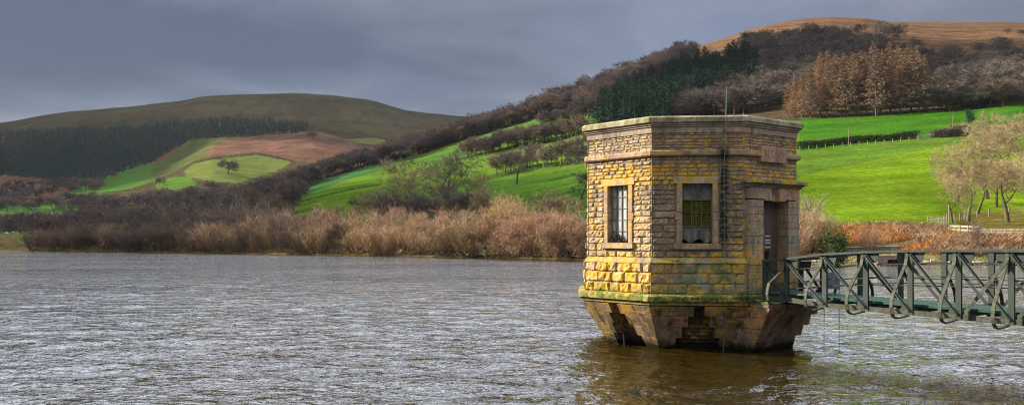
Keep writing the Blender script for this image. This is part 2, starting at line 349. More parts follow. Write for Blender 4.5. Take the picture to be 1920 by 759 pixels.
t.l(c, bs.inputs['Base Color']); bs.inputs['Roughness'].default_value = .95; bs.inputs['Specular IOR Level'].default_value = 0
t.l(t.bump(t.math('ADD', n_f, t.math('MULTIPLY', n_m, 3.0)), .6, .5), bs.inputs['Normal'])
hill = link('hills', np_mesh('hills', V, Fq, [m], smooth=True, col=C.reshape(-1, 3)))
tag(hill, 'green fields, wood floor and russet moor rising from the lake shore', 'hills', kind='structure')
def strip(name, pts, wid, m_, lift, label):      # a road laid on the terrain through world points (x, y), as its own sheet
    mb = MB(); P = [Vector((p[0], p[1], 0)) for p in pts]; Q = []
    for i in range(len(P) - 1):
        for j in range(6): Q.append(P[i].lerp(P[i + 1], j / 6))
    Q.append(P[-1])
    vs = []
    for i, q in enumerate(Q):
        d = (Q[min(i + 1, len(Q) - 1)] - Q[max(i - 1, 0)]).normalized(); n = Vector((-d.y, d.x, 0)); zm = max(ground(q.x + n.x * s * wid / 2, q.y + n.y * s * wid / 2) for s in (-1, 0, 1)) + lift
        vs.append([(q.x + n.x * s * wid / 2, q.y + n.y * s * wid / 2, zm) for s in (-1, 1)])
    for i in range(len(Q) - 1):
        a, b = vs[i]; c2, d2 = vs[i + 1]
        mb.add([a, b, d2, c2, (a[0], a[1], a[2] - 1), (b[0], b[1], b[2] - 1), (d2[0], d2[1], d2[2] - 1), (c2[0], c2[1], c2[2] - 1)], [(0, 3, 2, 1), (0, 4, 7, 3), (1, 2, 6, 5)])
    return tag(mb.build(name, m_), label, name, kind='structure')
tarmac = plain('tarmac', (.17, .165, .17), .9, 3, .25)
strip('road', [hit(x, y, 60, 160)[:2] for x, y in [(1560, 468), (1600, 467), (1650, 466), (1690, 464), (1720, 461)]], 3.2, tarmac, .12, 'grey gravel track running down to the water past the bracken')
strip('road', [hit(x, y, 60, 160)[:2] for x, y in [(1835, 436), (1870, 438), (1920, 440), (2000, 441), (2200, 444)]], 3.0, tarmac, .12, 'pale tarmac lane behind the wooden roadside fence')
# ------------------------------------------------------------------ lake
wu = np.concatenate([np.linspace(-1.15, -.62, 60), np.linspace(-.62, .62, 760)[1:], np.linspace(.62, 1.15, 60)[1:]])
yy = np.concatenate([np.linspace(1150, 770, 60), np.linspace(770, 520, 420)[1:], np.linspace(520, 466, 110)[1:]])
wd = H * F / (yy - YH); WX = wu[None, :] * wd[:, None]; WY = np.repeat(wd[:, None], len(wu), 1); WZ = np.zeros_like(WX); SX = np.zeros_like(WX)
r2 = np.random.default_rng(5); wdir = math.radians(-78)       # waves run down the lake, a little towards the viewer
fade0 = WY * WY / (H * F) * 3.2                        # footprint of a grid cell in depth
for i in range(90):
    lam = .22 * (2.6 / .22) ** r2.random(); th = wdir + r2.normal() * .62; kx, ky = math.cos(th) * 2 * math.pi / lam, math.sin(th) * 2 * math.pi / lam
    A = .0020 * lam ** .9 * (.5 + r2.random()); ph = (kx * WX + ky * WY) + r2.random() * 6.28
    f_ = np.clip(1.5 - fade0 * abs(ky) / (2 * math.pi) * 1.4, 0, 1)
    WZ += A * f_ * (np.sin(ph) + .28 * np.sin(2 * ph + 1.2))
WZ *= .75 + .9 * (fbm(WX / 2.6, WY / 3.5, 3, 21) - .3); WZ *= 1.25
WZ = np.where(WY > 120, WZ * np.clip((160 - WY) / 40, 0, 1), WZ)
Vw = np.stack([WX, WY, WZ], -1).reshape(-1, 3); nr, nc = WX.shape
ii = (np.arange(nr - 1)[:, None] * nc + np.arange(nc - 1)[None, :]).ravel(); Fw = np.stack([ii, ii + 1, ii + nc + 1, ii + nc], -1)
m, t, bs, out = mat('lake_water'); v = t.obj()
s = t.sep(v); sy = s[1]
mw = t.mapping(v, (1, 1.35, 1), rot=(0, 0, .18))
a1 = t.noise(mw, 1.1, 3, .55, .4); a2 = t.noise(mw, 4.2, 3, .6, .5); a3 = t.noise(t.mapping(v, (.5, 1.6, 1), rot=(0, 0, .1)), .55, 3, .55)
hh = t.math('ADD', t.math('MULTIPLY', a1, .55), t.math('MULTIPLY', a2, .17))
hh = t.math('ADD', hh, t.math('MULTIPLY', a3, .5)); hh = t.math('ADD', hh, t.math('MULTIPLY', t.noise(mw, 11, 2, .6, .4), .022))
patchy = t.ramp(t.noise(t.mapping(v, (.04, .10, 1)), 1, 4), .36, .64, .78, 1.25)
bn = t.n('ShaderNodeBump', ins={'Height': hh, 'Strength': patchy, 'Distance': .225})
t.l(bn.outputs[0], bs.inputs['Normal'])
bs.inputs['Base Color'].default_value = (.024, .016, .0025, 1); bs.inputs['Roughness'].default_value = .06; bs.inputs['IOR'].default_value = 1.42
bs.inputs['Specular IOR Level'].default_value = .5
lake = link('water', np_mesh('water', Vw, Fw, [m], smooth=True)); tag(lake, 'rippled grey brown reservoir water', 'water', kind='structure')
# ------------------------------------------------------------------ valve tower
TX0, TY0, PSI, AP = 4.48, 22.67, math.radians(-5.63), 2.5
T22 = math.tan(math.pi / 8)
def nk(k): a = math.radians(-90 + 45 * k); return Vector((math.cos(a), math.sin(a), 0)), Vector((-math.sin(a), math.cos(a), 0))
def fp(k, u, w_, z): n, tt = nk(k); p = n * w_ + tt * u; return (p.x, p.y, z)
def px2face(k, x, y, w_=AP):
    R = Matrix.Rotation(-PSI, 3, 'Z'); o = R @ Vector((-TX0, -TY0, H)); d = R @ Vector(((x - CX) / F, 1, (YH - y) / F))
    n, tt = nk(k); s = (w_ - o.dot(n)) / d.dot(n); p = o + d * s; return p.dot(tt), p.z
tower = empty('valve_tower', (TX0, TY0, 0), PSI)
tag(tower, 'octagonal stone valve tower with yellow lichen standing in the reservoir', 'tower')
def stone_mat(name, bump=.5, lich=1.0):
    m, t, bs, out = mat(name); v = t.obj(); x, y, z = t.sep(v)
    a = t.n('ShaderNodeVertexColor', layer_name='Col').outputs[0]
    nf = t.noise(v, 26, 6, .65); nm = t.noise(v, 7, 5, .6); nl = t.noise(v, 2.1, 5, .6, .3)
    kk = t.math('MULTIPLY', t.ramp(nf, .3, .7, .7, 1.25), t.ramp(nm, .3, .7, .75, 1.25))
    c = t.mix(1, a, t.n('ShaderNodeCombineColor', ins={0: kk, 1: kk, 2: kk}).outputs[0], 'MULTIPLY')
    c = t.mix(t.ramp(nl, .5, .68, 0, .4), c, (.12, .10, .08))                                  # grime
    rs = t.noise(t.mapping(v, (1, 1, .12)), 5.5, 5, .6); c = t.mix(t.ramp(rs, .50, .66, 0, .55), c, (.085, .07, .045)); c = t.mix(t.math('MULTIPLY', t.ramp(t.noise(v, 3.3, 4), .56, .68, 0, .5), t.ramp(z, 2.6, 1.9)), c, (.14, .15, .085))
    # lichen bands
    cr = t.n('ShaderNodeValToRGB'); t.l(t.ramp(z, 0, 6), cr.inputs[0]); e = cr.color_ramp.elements
    pts = [(0, 0), (.06, .10), (.15, .12), (.205, .175), (.30, .165), (.345, .18), (.37, .12), (.50, .07), (.60, .09), (.64, .19), (.70, .20), (.73, .05), (.80, .10), (.86, .03), (1, 0)]
    e[0].position = 0; e[0].color = (0, 0, 0, 1); e[1].position = 1; e[1].color = (0, 0, 0, 1)
    for p_, q in pts[1:-1]: k_ = e.new(p_); k_.color = (q, q, q, 1)
    side = t.ramp(x, -2.2, -1.0, .02, 0)
    L = t.math('ADD', t.math('ADD', t.noise(t.mapping(v, (1, 1, 1.7)), 3.6, 7, .66, .5), cr.outputs[0]), side)
    L = t.math('ADD', L, t.math('MULTIPLY', t.math('SUBTRACT', nf, .5), .35)); L = t.math('ADD', L, t.math('MULTIPLY', t.math('SUBTRACT', t.noise(v, .9, 3), .5), .38))
    mk = t.math('MULTIPLY', t.ramp(L, .635, .73), lich)
    lc = t.mix(t.ramp(nm, .4, .62), (.62, .33, .03), (.56, .40, .04)); c = t.mix(t.math('MULTIPLY', mk, .88), c, lc)
    # green growth round the ledge, on the sills, and pale grey-green crust
    gz = t.math('MULTIPLY', t.ramp(z, 1.02, 1.14), t.ramp(z, 1.7, 1.28)); gz2 = t.math('MULTIPLY', t.ramp(z, 5.14, 5.24), .55)
    gmask = t.ramp(t.math('ADD', t.noise(v, 5, 5, .6), t.math('MULTIPLY', t.math('MAXIMUM', gz, gz2), .16)), .56, .68)
    c = t.mix(t.math('MULTIPLY', gmask, t.math('MAXIMUM', t.math('MAXIMUM', gz, gz2), .12)), c, t.mix(t.ramp(nf, .4, .6), (.05, .075, .015), (.20, .23, .05)))
    px_ = t.math('MULTIPLY', t.ramp(t.math('ABSOLUTE', t.math('SUBTRACT', x, .25)), .5, 1.25, 1, 0), t.math('MULTIPLY', t.ramp(z, 1.25, 1.4), t.ramp(z, 2.25, 1.95)))
    c = t.mix(t.math('MULTIPLY', t.math('MULTIPLY', px_, t.ramp(y, -2.0, -2.3)), t.ramp(t.noise(v, 4.5, 5, .6), .40, .56, 0, .85)), c, t.mix(t.ramp(nl, .4, .6), (.10, .13, .05), (.24, .29, .20)))
    # run-off stain under the lightning conductor, wet dark foot
    st = t.math('MULTIPLY', t.ramp(t.math('ABSOLUTE', t.math('SUBTRACT', x, SX0)), .05, .17, 1, 0), t.math('MULTIPLY', t.ramp(y, -2.2, -2.4), t.math('MULTIPLY', t.ramp(z, 2.0, 2.6), t.ramp(z, 4.75, 4.55))))
    c = t.mix(t.math('MULTIPLY', st, t.ramp(nm, .38, .48, .15, .97)), c, (.012, .016, .016))
    c = t.mix(t.math('MULTIPLY', t.ramp(t.noise(t.mapping(v, (1, 1, .35)), 4.5, 5, .6), .5, .62, 0, .75), t.ramp(z, 1.15, .9)), c, (.055, .045, .02))
    wet = t.ramp(t.math('ADD', z, t.math('MULTIPLY', nm, .35)), .42, .24)
    c = t.mix(wet, c, (.016, .014, .008))
    t.l(c, bs.inputs['Base Color']); bs.inputs['Roughness'].default_value = .9; bs.inputs['Specular IOR Level'].default_value = .2
    hgt = t.math('ADD', t.math('MULTIPLY', nf, .5), nm)
    t.l(t.bump(hgt, bump, .03), bs.inputs['Normal']); return m
SX0 = px2face(0, 1357, 400)[0]
M_rock, M_ash = stone_mat('rock_faced_stone', .75), stone_mat('dressed_stone', .35, .75)
M_mortar = plain('mortar', (.20, .165, .12), .95, 20, .3)
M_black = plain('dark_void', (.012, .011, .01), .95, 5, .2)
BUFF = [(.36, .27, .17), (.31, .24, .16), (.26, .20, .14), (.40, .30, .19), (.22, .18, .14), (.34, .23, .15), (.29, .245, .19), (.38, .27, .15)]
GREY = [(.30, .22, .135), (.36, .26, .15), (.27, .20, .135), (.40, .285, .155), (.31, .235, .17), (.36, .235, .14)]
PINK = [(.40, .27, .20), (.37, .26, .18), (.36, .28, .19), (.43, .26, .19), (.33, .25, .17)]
SUNLIT = [(.47, .36, .23), (.42, .33, .22), (.36, .28, .19), (.52, .40, .26), (.45, .32, .21), (.40, .33, .24), (.30, .23, .16), (.50, .37, .22)]
def rc(pal, v=.12): c = random.choice(pal); k = 1 + random.uniform(-v, v); return tuple(x * k for x in c)
def block(mb, k, u0, u1, z0, z1, w_, b, g=.006, wb=None):
    """one rock-faced stone: a rough pillow standing proud of the mortar"""
    u0 += g; u1 -= g; z0 += g; z1 -= g
    nu = max(3, int((u1 - u0) / .055)); nv = 3 if z1 - z0 < .13 else 4
    vs = []; skew = random.uniform(-.5, .5); lift = b * random.uniform(.55, 1.35); tz = random.uniform(-.4, .5)
    for j in range(nv + 1):
        for i in range(nu + 1):
            edge = i in (0, nu) or j in (0, nv); cu = i / nu; cv = j / nv
            ww = -.012 if edge else lift * (.75 + skew * (cu - .5) + tz * (cv - .5)) + random.uniform(-.4, .4) * b
            ju = 0 if edge else random.uniform(-.3, .3) * (u1 - u0) / nu; jv = 0 if edge else random.uniform(-.3, .3) * (z1 - z0) / nv
            if not edge:
                if i == 1: ju -= .45 * (u1 - u0) / nu
                if i == nu - 1: ju += .45 * (u1 - u0) / nu
                if j == 1: jv -= .45 * (z1 - z0) / nv
                if j == nv - 1: jv += .45 * (z1 - z0) / nv
            vs.append(fp(k, u0 + (u1 - u0) * cu + ju, w_ + ww, z0 + (z1 - z0) * cv + jv))
    fs = [(j * (nu + 1) + i, j * (nu + 1) + i + 1, (j + 1) * (nu + 1) + i + 1, (j + 1) * (nu + 1) + i) for j in range(nv) for i in range(nu)]
    mb.add(vs, fs)
def fbox(mb, k, u0, u1, w0, w1, z0, z1):
    mb.hexa([fp(k, u0, w1, z0), fp(k, u1, w1, z0), fp(k, u1, w0, z0), fp(k, u0, w0, z0), fp(k, u0, w1, z1), fp(k, u1, w1, z1), fp(k, u1, w0, z1), fp(k, u0, w0, z1)])
# openings with their dressed surrounds (u0, u1, z0, z1) measured on each face
def rect(k, x0, x1, y0, y1, w_=AP):
    xm, ym = (x0 + x1) / 2, (y0 + y1) / 2
    return [px2face(k, x0, ym, w_)[0], px2face(k, x1, ym, w_)[0], px2face(k, xm, y1, w_)[1], px2face(k, xm, y0, w_)[1]]
WL, WF = rect(-1, 1141, 1179, 348, 455), rect(0, 1279, 1336, 344, 456)
JW = .15
DR = [-.5, .5, 1.30, px2face(1, 1450, 374, AP + .15)[1]]
CUT = {}
def surround_rect(o, ext): return [o[0] - ext, o[1] + ext, o[2] - .14, o[3] + .16]
for k in (-3, -2, -1, 0, 2, 3, 4):
    o = {-1: WL, 0: WF}.get(k)
    if k in (-2, 2, -3, 3, 4): o = [-.33, .33, WF[2], WF[3]]
    CUT[k] = (o, surround_rect(o, JW))
CUT[1] = (DR, [-1.0, .95, 1.30, DR[3] + .32])
ztop, zthin, zs1, zs0, zp1, zp0 = 5.0, 4.58, 4.58, 4.445, 2.13, 1.30
rock = MB(); mort = MB()
for k in range(-3, 5):
    op, su = CUT[k]
    def lay(z0, z1, hmin, hmax, w_, b, wmin, wmax, pal, margin=0):
        n = max(1, round((z1 - z0) / ((hmin + hmax) / 2))); hs = [random.uniform(hmin, hmax) for _ in range(n)]; s_ = sum(hs); z = z0
        half = w_ * T22 - margin
        for h_ in hs:
            h_ *= (z1 - z0) / s_; zm = z + h_ / 2
            iv = [(-half, half)]
            if su[2] < zm < su[3]:
                iv = [(-half, su[0]), (su[1], half)]
            for a_, b_ in iv:
                if b_ - a_ < .03: continue
                u = a_
                while u < b_ - 1e-4:
                    wd_ = random.uniform(wmin, wmax) * (h_ / .13) ** .4
                    if b_ - u - wd_ < wmin * .7: wd_ = b_ - u
                    rock.cur = rc(pal)
                    block(rock, k, u, min(u + wd_, b_), z, z + h_, w_, b, .004 if b < .02 else .006); u += wd_
            z += h_
    face_pal = SUNLIT if k in (-1, -2) else BUFF[:5] + GREY + [BUFF[1]]  # walls towards the sun get lighter stones, sunlight put into the colour
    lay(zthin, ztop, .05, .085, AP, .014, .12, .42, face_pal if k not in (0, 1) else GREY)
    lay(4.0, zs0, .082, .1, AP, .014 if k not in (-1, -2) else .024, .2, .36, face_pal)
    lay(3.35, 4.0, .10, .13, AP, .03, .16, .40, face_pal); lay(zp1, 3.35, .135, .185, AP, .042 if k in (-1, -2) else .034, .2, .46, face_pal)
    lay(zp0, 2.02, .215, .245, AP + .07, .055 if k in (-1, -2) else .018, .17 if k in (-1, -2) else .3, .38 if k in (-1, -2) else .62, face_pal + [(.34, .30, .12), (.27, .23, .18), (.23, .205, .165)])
    # mortar backing round the opening
    half = AP * T22
    for (u0, u1, z0, z1) in ((-half, su[0] + .02, 1.15, 5.1), (su[1] - .02, half, 1.15, 5.1), (su[0] + .02, su[1] - .02, 1.15, su[2] + .02), (su[0] + .02, su[1] - .02, su[3] - .02, 5.1)):
        if u1 - u0 > .01 and z1 - z0 > .01: fbox(mort, k, max(u0, -half), min(u1, half), AP - .10, AP - .008, z0, z1)
    h2 = (AP + .07) * T22
    if k != 1: fbox(mort, k, -h2, h2, AP - .02, AP + .058, 1.2, 2.03)
    else:
        fbox(mort, k, -h2, -1.0, AP - .02, AP + .058, 1.2, 2.03); fbox(mort, k, .95, h2, AP - .02, AP + .058, 1.2, 2.03)
# slim vertical arris stones at each corner
for k in range(-3, 5):
    half = AP * T22
    rock.cur = (.33, .25, .17)
    n1, _ = nk(k); n2, _ = nk(k + 1); cx_ = Vector(fp(k, half, AP, 0)); d_ = (n1 + n2).normalized()
    for (za, zb, off) in ((zp1 + .002, zs0, 0.0), (zthin, ztop, 0.0), (1.29, 2.02, .076)):
        z = za
        while z < zb - .02:
            h_ = min(random.uniform(.12, .22), zb - z); rock.cur = rc(BUFF[:4] + [GREY[3]])
            p = cx_ + d_ * (.012 + off); s_ = .022; tt = Vector((-d_.y, d_.x, 0))
            q = [p - tt * s_ - d_ * .03, p - tt * .004, p + tt * .004, p + tt * s_ - d_ * .03]
            rock.hexa([(q[0].x, q[0].y, z), (q[1].x, q[1].y, z), (q[2].x, q[2].y, z), (q[3].x, q[3].y, z), (q[0].x, q[0].y, z + h_ - .004), (q[1].x, q[1].y, z + h_ - .004), (q[2].x, q[2].y, z + h_ - .004), (q[3].x, q[3].y, z + h_ - .004)]); z += h_
rock.build('wall', M_rock, tower, col=True)['label'] = 'coursed rock-faced sandstone walls patched with yellow lichen'
mort.build('mortar_backing', M_mortar, tower)
# dressed bands built stone by stone round the octagon
def band(name, prof, lens, pal, z0=None, jitter=.003, skip1=None, bev=.006, parent=tower, pieces=None):
    """prof: list of (w, z) from bottom outside to top outside; the stones reach .2 m inwards"""
    mb = MB()
    for k in range(-3, 5):
        wmax = max(p[0] for p in prof); half = wmax * T22
        cuts = [-half]
        while cuts[-1] < half: cuts.append(cuts[-1] + random.uniform(*lens))
        cuts = [c for c in cuts if c < half - lens[0] * .4] + [half]
        for i, (a_, b_) in enumerate(zip(cuts, cuts[1:])):
            if skip1 and k == 1 and not (b_ < skip1[0] or a_ > skip1[1]):
                if a_ < skip1[0] - .02: b_ = skip1[0]
                elif b_ > skip1[1] + .02: a_ = skip1[1]
                else: continue
            mb.cur = rc(pal, .14); j = random.uniform(-jitter, jitter)
            P = [(w_ + j, z) for w_, z in prof]; inn = min(p[0] for p in prof) - .2
            P = P + [(inn, prof[-1][1]), (inn, prof[0][1])]; n = len(P); vs = []
            for (e, s_, gp) in ((a_, i == 0, .002), (b_, i == len(cuts) - 2, -.002)):
                for w_, z in P: vs.append(fp(k, (math.copysign(w_ * T22, e) if s_ and abs(abs(e) - half) < 1e-6 else e + gp), w_, z))
            mb.add(vs, [tuple(range(n)), tuple(range(2 * n - 1, n - 1, -1))] + [(q, n + q, n + (q + 1) % n, (q + 1) % n) for q in range(n)])
    return mb.build(name, M_ash, parent, col=True)
def fixn(o):
    import bmesh
    b = bmesh.new(); b.from_mesh(o.data); bmesh.ops.recalc_face_normals(b, faces=b.faces); b.to_mesh(o.data); b.free()
coping = band('coping', [(2.60, 5.16), (2.60, 5.20), (2.66, 5.215), (2.665, 5.312), (2.60, 5.356)], (.5, .75), [(.40, .35, .24), (.34, .31, .21), (.30, .28, .19)])
coping['label'] = 'mossy overhanging coping stones'
band('frieze', [(2.53, 4.985), (2.53, 5.10), (2.565, 5.12), (2.565, 5.159)], (.35, .6), [(.38, .30, .22), (.34, .28, .21), (.42, .28, .22), (.30, .25, .2)])
band('string_course', [(2.50, 4.44), (2.575, 4.45), (2.60, 4.475), (2.60, 4.555), (2.575, 4.585)], (.45, .7), PINK)
band('plinth_weathering', [(2.60, 2.0), (2.60, 2.025), (2.515, 2.135)], (.4, .7), BUFF[:3] + [(.36, .30, .12)], skip1=(-1.0, .95))
led = band('ledge', [(2.70, 1.135), (2.765, 1.15), (2.765, 1.255), (2.73, 1.285), (2.56, 1.31)], (.55, .95), [(.30, .29, .17), (.33, .30, .15), (.27, .27, .17)])
led['label'] = 'projecting ledge coated with yellow lichen and green moss'
band('ledge_moulding', [(2.60, 1.03), (2.68, 1.06), (2.70, 1.134)], (.6, .95), [(.30, .24, .18), (.34, .25, .19), (.24, .22, .16)])
for n_ in ('coping', 'frieze', 'string_course', 'plinth_weathering', 'ledge', 'ledge_moulding'): fixn(bpy.data.objects[n_])
roof = MB(); ol = [fp(k, 2.5 * T22, 2.5, 0)[:2] for k in range(-3, 5)]; roof.cur = (.2, .19, .17); roof.ring(ol, ol, 5.2, 5.30); roof.build('roof', M_ash, tower, col=True)
# battered foot: four courses with the stepped draw-off openings, and the corbelled bridge seat
foot = MB(); zc = [1.03, .79, .53, .27, .0, -.8]; wa = lambda z: 2.0 + (2.66 - 2.0) * max(z, -.2) / 1.03
OPN = {k: [(-.16, .20), (-.28, .36), (-.40, .48), (-.5, .58), (-.5, .58)] for k in range(-3, 5)}
def opn_px(k, rows):
    out = []
    for (x0, x1, y) in rows:
        zz_ = [0]; w_ = 2.4
        for _ in range(3): zz_ = px2face(k, x0, y, w_)[1]; w_ = wa(zz_)
        out.append((px2face(k, x0, y, w_)[0], px2face(k, x1, y, w_)[0]))
    return out
OPN[-1] = opn_px(-1, [(1148, 1163, 584), (1152, 1180, 604), (1157, 1196, 623), (1160, 1212, 642)]) ; OPN[-1].append(OPN[-1][-1])
OPN[0] = opn_px(0, [(1301, 1321, 584), (1290, 1331, 604), (1279, 1340, 623), (1267, 1349, 642)]); OPN[0].append(OPN[0][-1])
for k in range(-3, 5):
    for i in range(5):
        z1, z0 = zc[i], zc[i + 1]; w1, w0 = wa(z1) + (.012 if i else 0), wa(z0) + .012
        segs = [(-1, OPN[k][i][0]), (OPN[k][i][1], 1)] if k != 1 else [(-1, 1)]
        for s0, s1 in segs:
            # split the stretch into stones
            e0 = -w1 * T22 if s0 == -1 else s0; e1 = w1 * T22 if s1 == 1 else s1
            n = max(1, round((e1 - e0) / .42)) if i < 4 else 1
            cs = [e0 + (e1 - e0) * j / n + (random.uniform(-.07, .07) if 0 < j < n else 0) for j in range(n + 1)]
            for j in range(n):
                foot.cur = rc([(.33, .22, .155), (.30, .21, .14), (.27, .20, .13), (.35, .225, .16), (.24, .185, .12)], .15) if i < 3 else rc(GREY, .1)
                a_, b_ = cs[j], cs[j + 1]; ab = bb = None
                g0, g1 = .003, -.003
                if s0 == -1 and j == 0: a1_, a0_, g0 = -w1 * T22, -w0 * T22, 0
                else: a1_ = a0_ = a_
                if s1 == 1 and j == n - 1: b1_, b0_, g1 = w1 * T22, w0 * T22, 0
                else: b1_ = b0_ = b_
                zb, zt = z0 + .003, z1 - .004; dp = .42
                ai0 = a0_ + dp * T22 if (s0 == -1 and j == 0) else a0_; bi0 = b0_ - dp * T22 if (s1 == 1 and j == n - 1) else b0_
                ai1 = a1_ + dp * T22 if (s0 == -1 and j == 0) else a1_; bi1 = b1_ - dp * T22 if (s1 == 1 and j == n - 1) else b1_
                foot.hexa([fp(k, a0_ + g0, w0, zb), fp(k, b0_ + g1, w0, zb), fp(k, bi0 + g1, w0 - dp, zb), fp(k, ai0 + g0, w0 - dp, zb),
                           fp(k, a1_ + g0, w1, zt), fp(k, b1_ + g1, w1, zt), fp(k, bi1 + g1, w1 - dp, zt), fp(k, ai1 + g0, w1 - dp, zt)])
foot.build('foot', M_ash, tower, col=True, bevel=.006)['label'] = 'inward sloping stone foot with dark stepped openings'
core = MB(); core.cur = (.085, .07, .055)
zz_ = -.8
while zz_ < 1.02:
    w_ = wa(zz_) - .30; ol = [fp(k, w_ * T22, w_, 0)[:2] for k in range(-3, 5)]; core.cur = rc([(.09, .075, .06), (.07, .06, .05), (.11, .08, .065)]); core.ring(ol, ol, zz_ + .006, zz_ + .10); zz_ += .10
w_ = 1.63; ol = [fp(k, w_ * T22, w_, 0)[:2] for k in range(-3, 5)]; core.ring(ol, ol, -.8, 1.03)
core.build('foot_core', M_ash, tower, col=True)
seat = MB()
for i in range(4):
    z1, z0 = zc[i], zc[i + 1]
    for (zz0, zz1) in ((z0 + .003, z1 - .004),):
        W0, W1 = wa(z0) + .58, wa(z1) + .58; h0, h1 = wa(z0) * T22 - .01, wa(z1) * T22 - .01
        c0 = [-h0 - .02, -h0 + .32, h0 * .1, h0 - .02]; c1 = [-h1 - .02, -h1 + .32, h1 * .1, h1 - .26]
        for j in range(3):
            seat.cur = rc([(.33, .22, .17), (.25, .20, .15), (.38, .22, .17), (.22, .2, .14)])
            seat.hexa([fp(1, c0[j] + .002, W0, zz0), fp(1, c0[j + 1] - .002, W0, zz0), fp(1, c0[j + 1] - .002, 1.8, zz0), fp(1, c0[j] + .002, 1.8, zz0),
                       fp(1, c1[j] + .002, W1, zz1), fp(1, c1[j + 1] - .002, W1, zz1), fp(1, c1[j + 1] - .002, 1.8, zz1), fp(1, c1[j] + .002, 1.8, zz1)])
seat.cur = (.14, .12, .1); fbox(seat, 1, -.8, .76, 1.8, 2.5, -.8, .0)
seat.cur = (.24, .22, .16); fbox(seat, 1, -1.12, -.80, 2.72, 3.22, 1.03, 1.17); fbox(seat, 1, -.795, .9, 2.72, 3.22, 1.03, 1.09); fbox(seat, 1, -1.15, .98, 2.60, 3.0, 1.17, 1.20)
seat.build('bridge_seat', M_ash, tower, col=True, bevel=.008)['label'] = 'corbelled stone seat under the footbridge end'
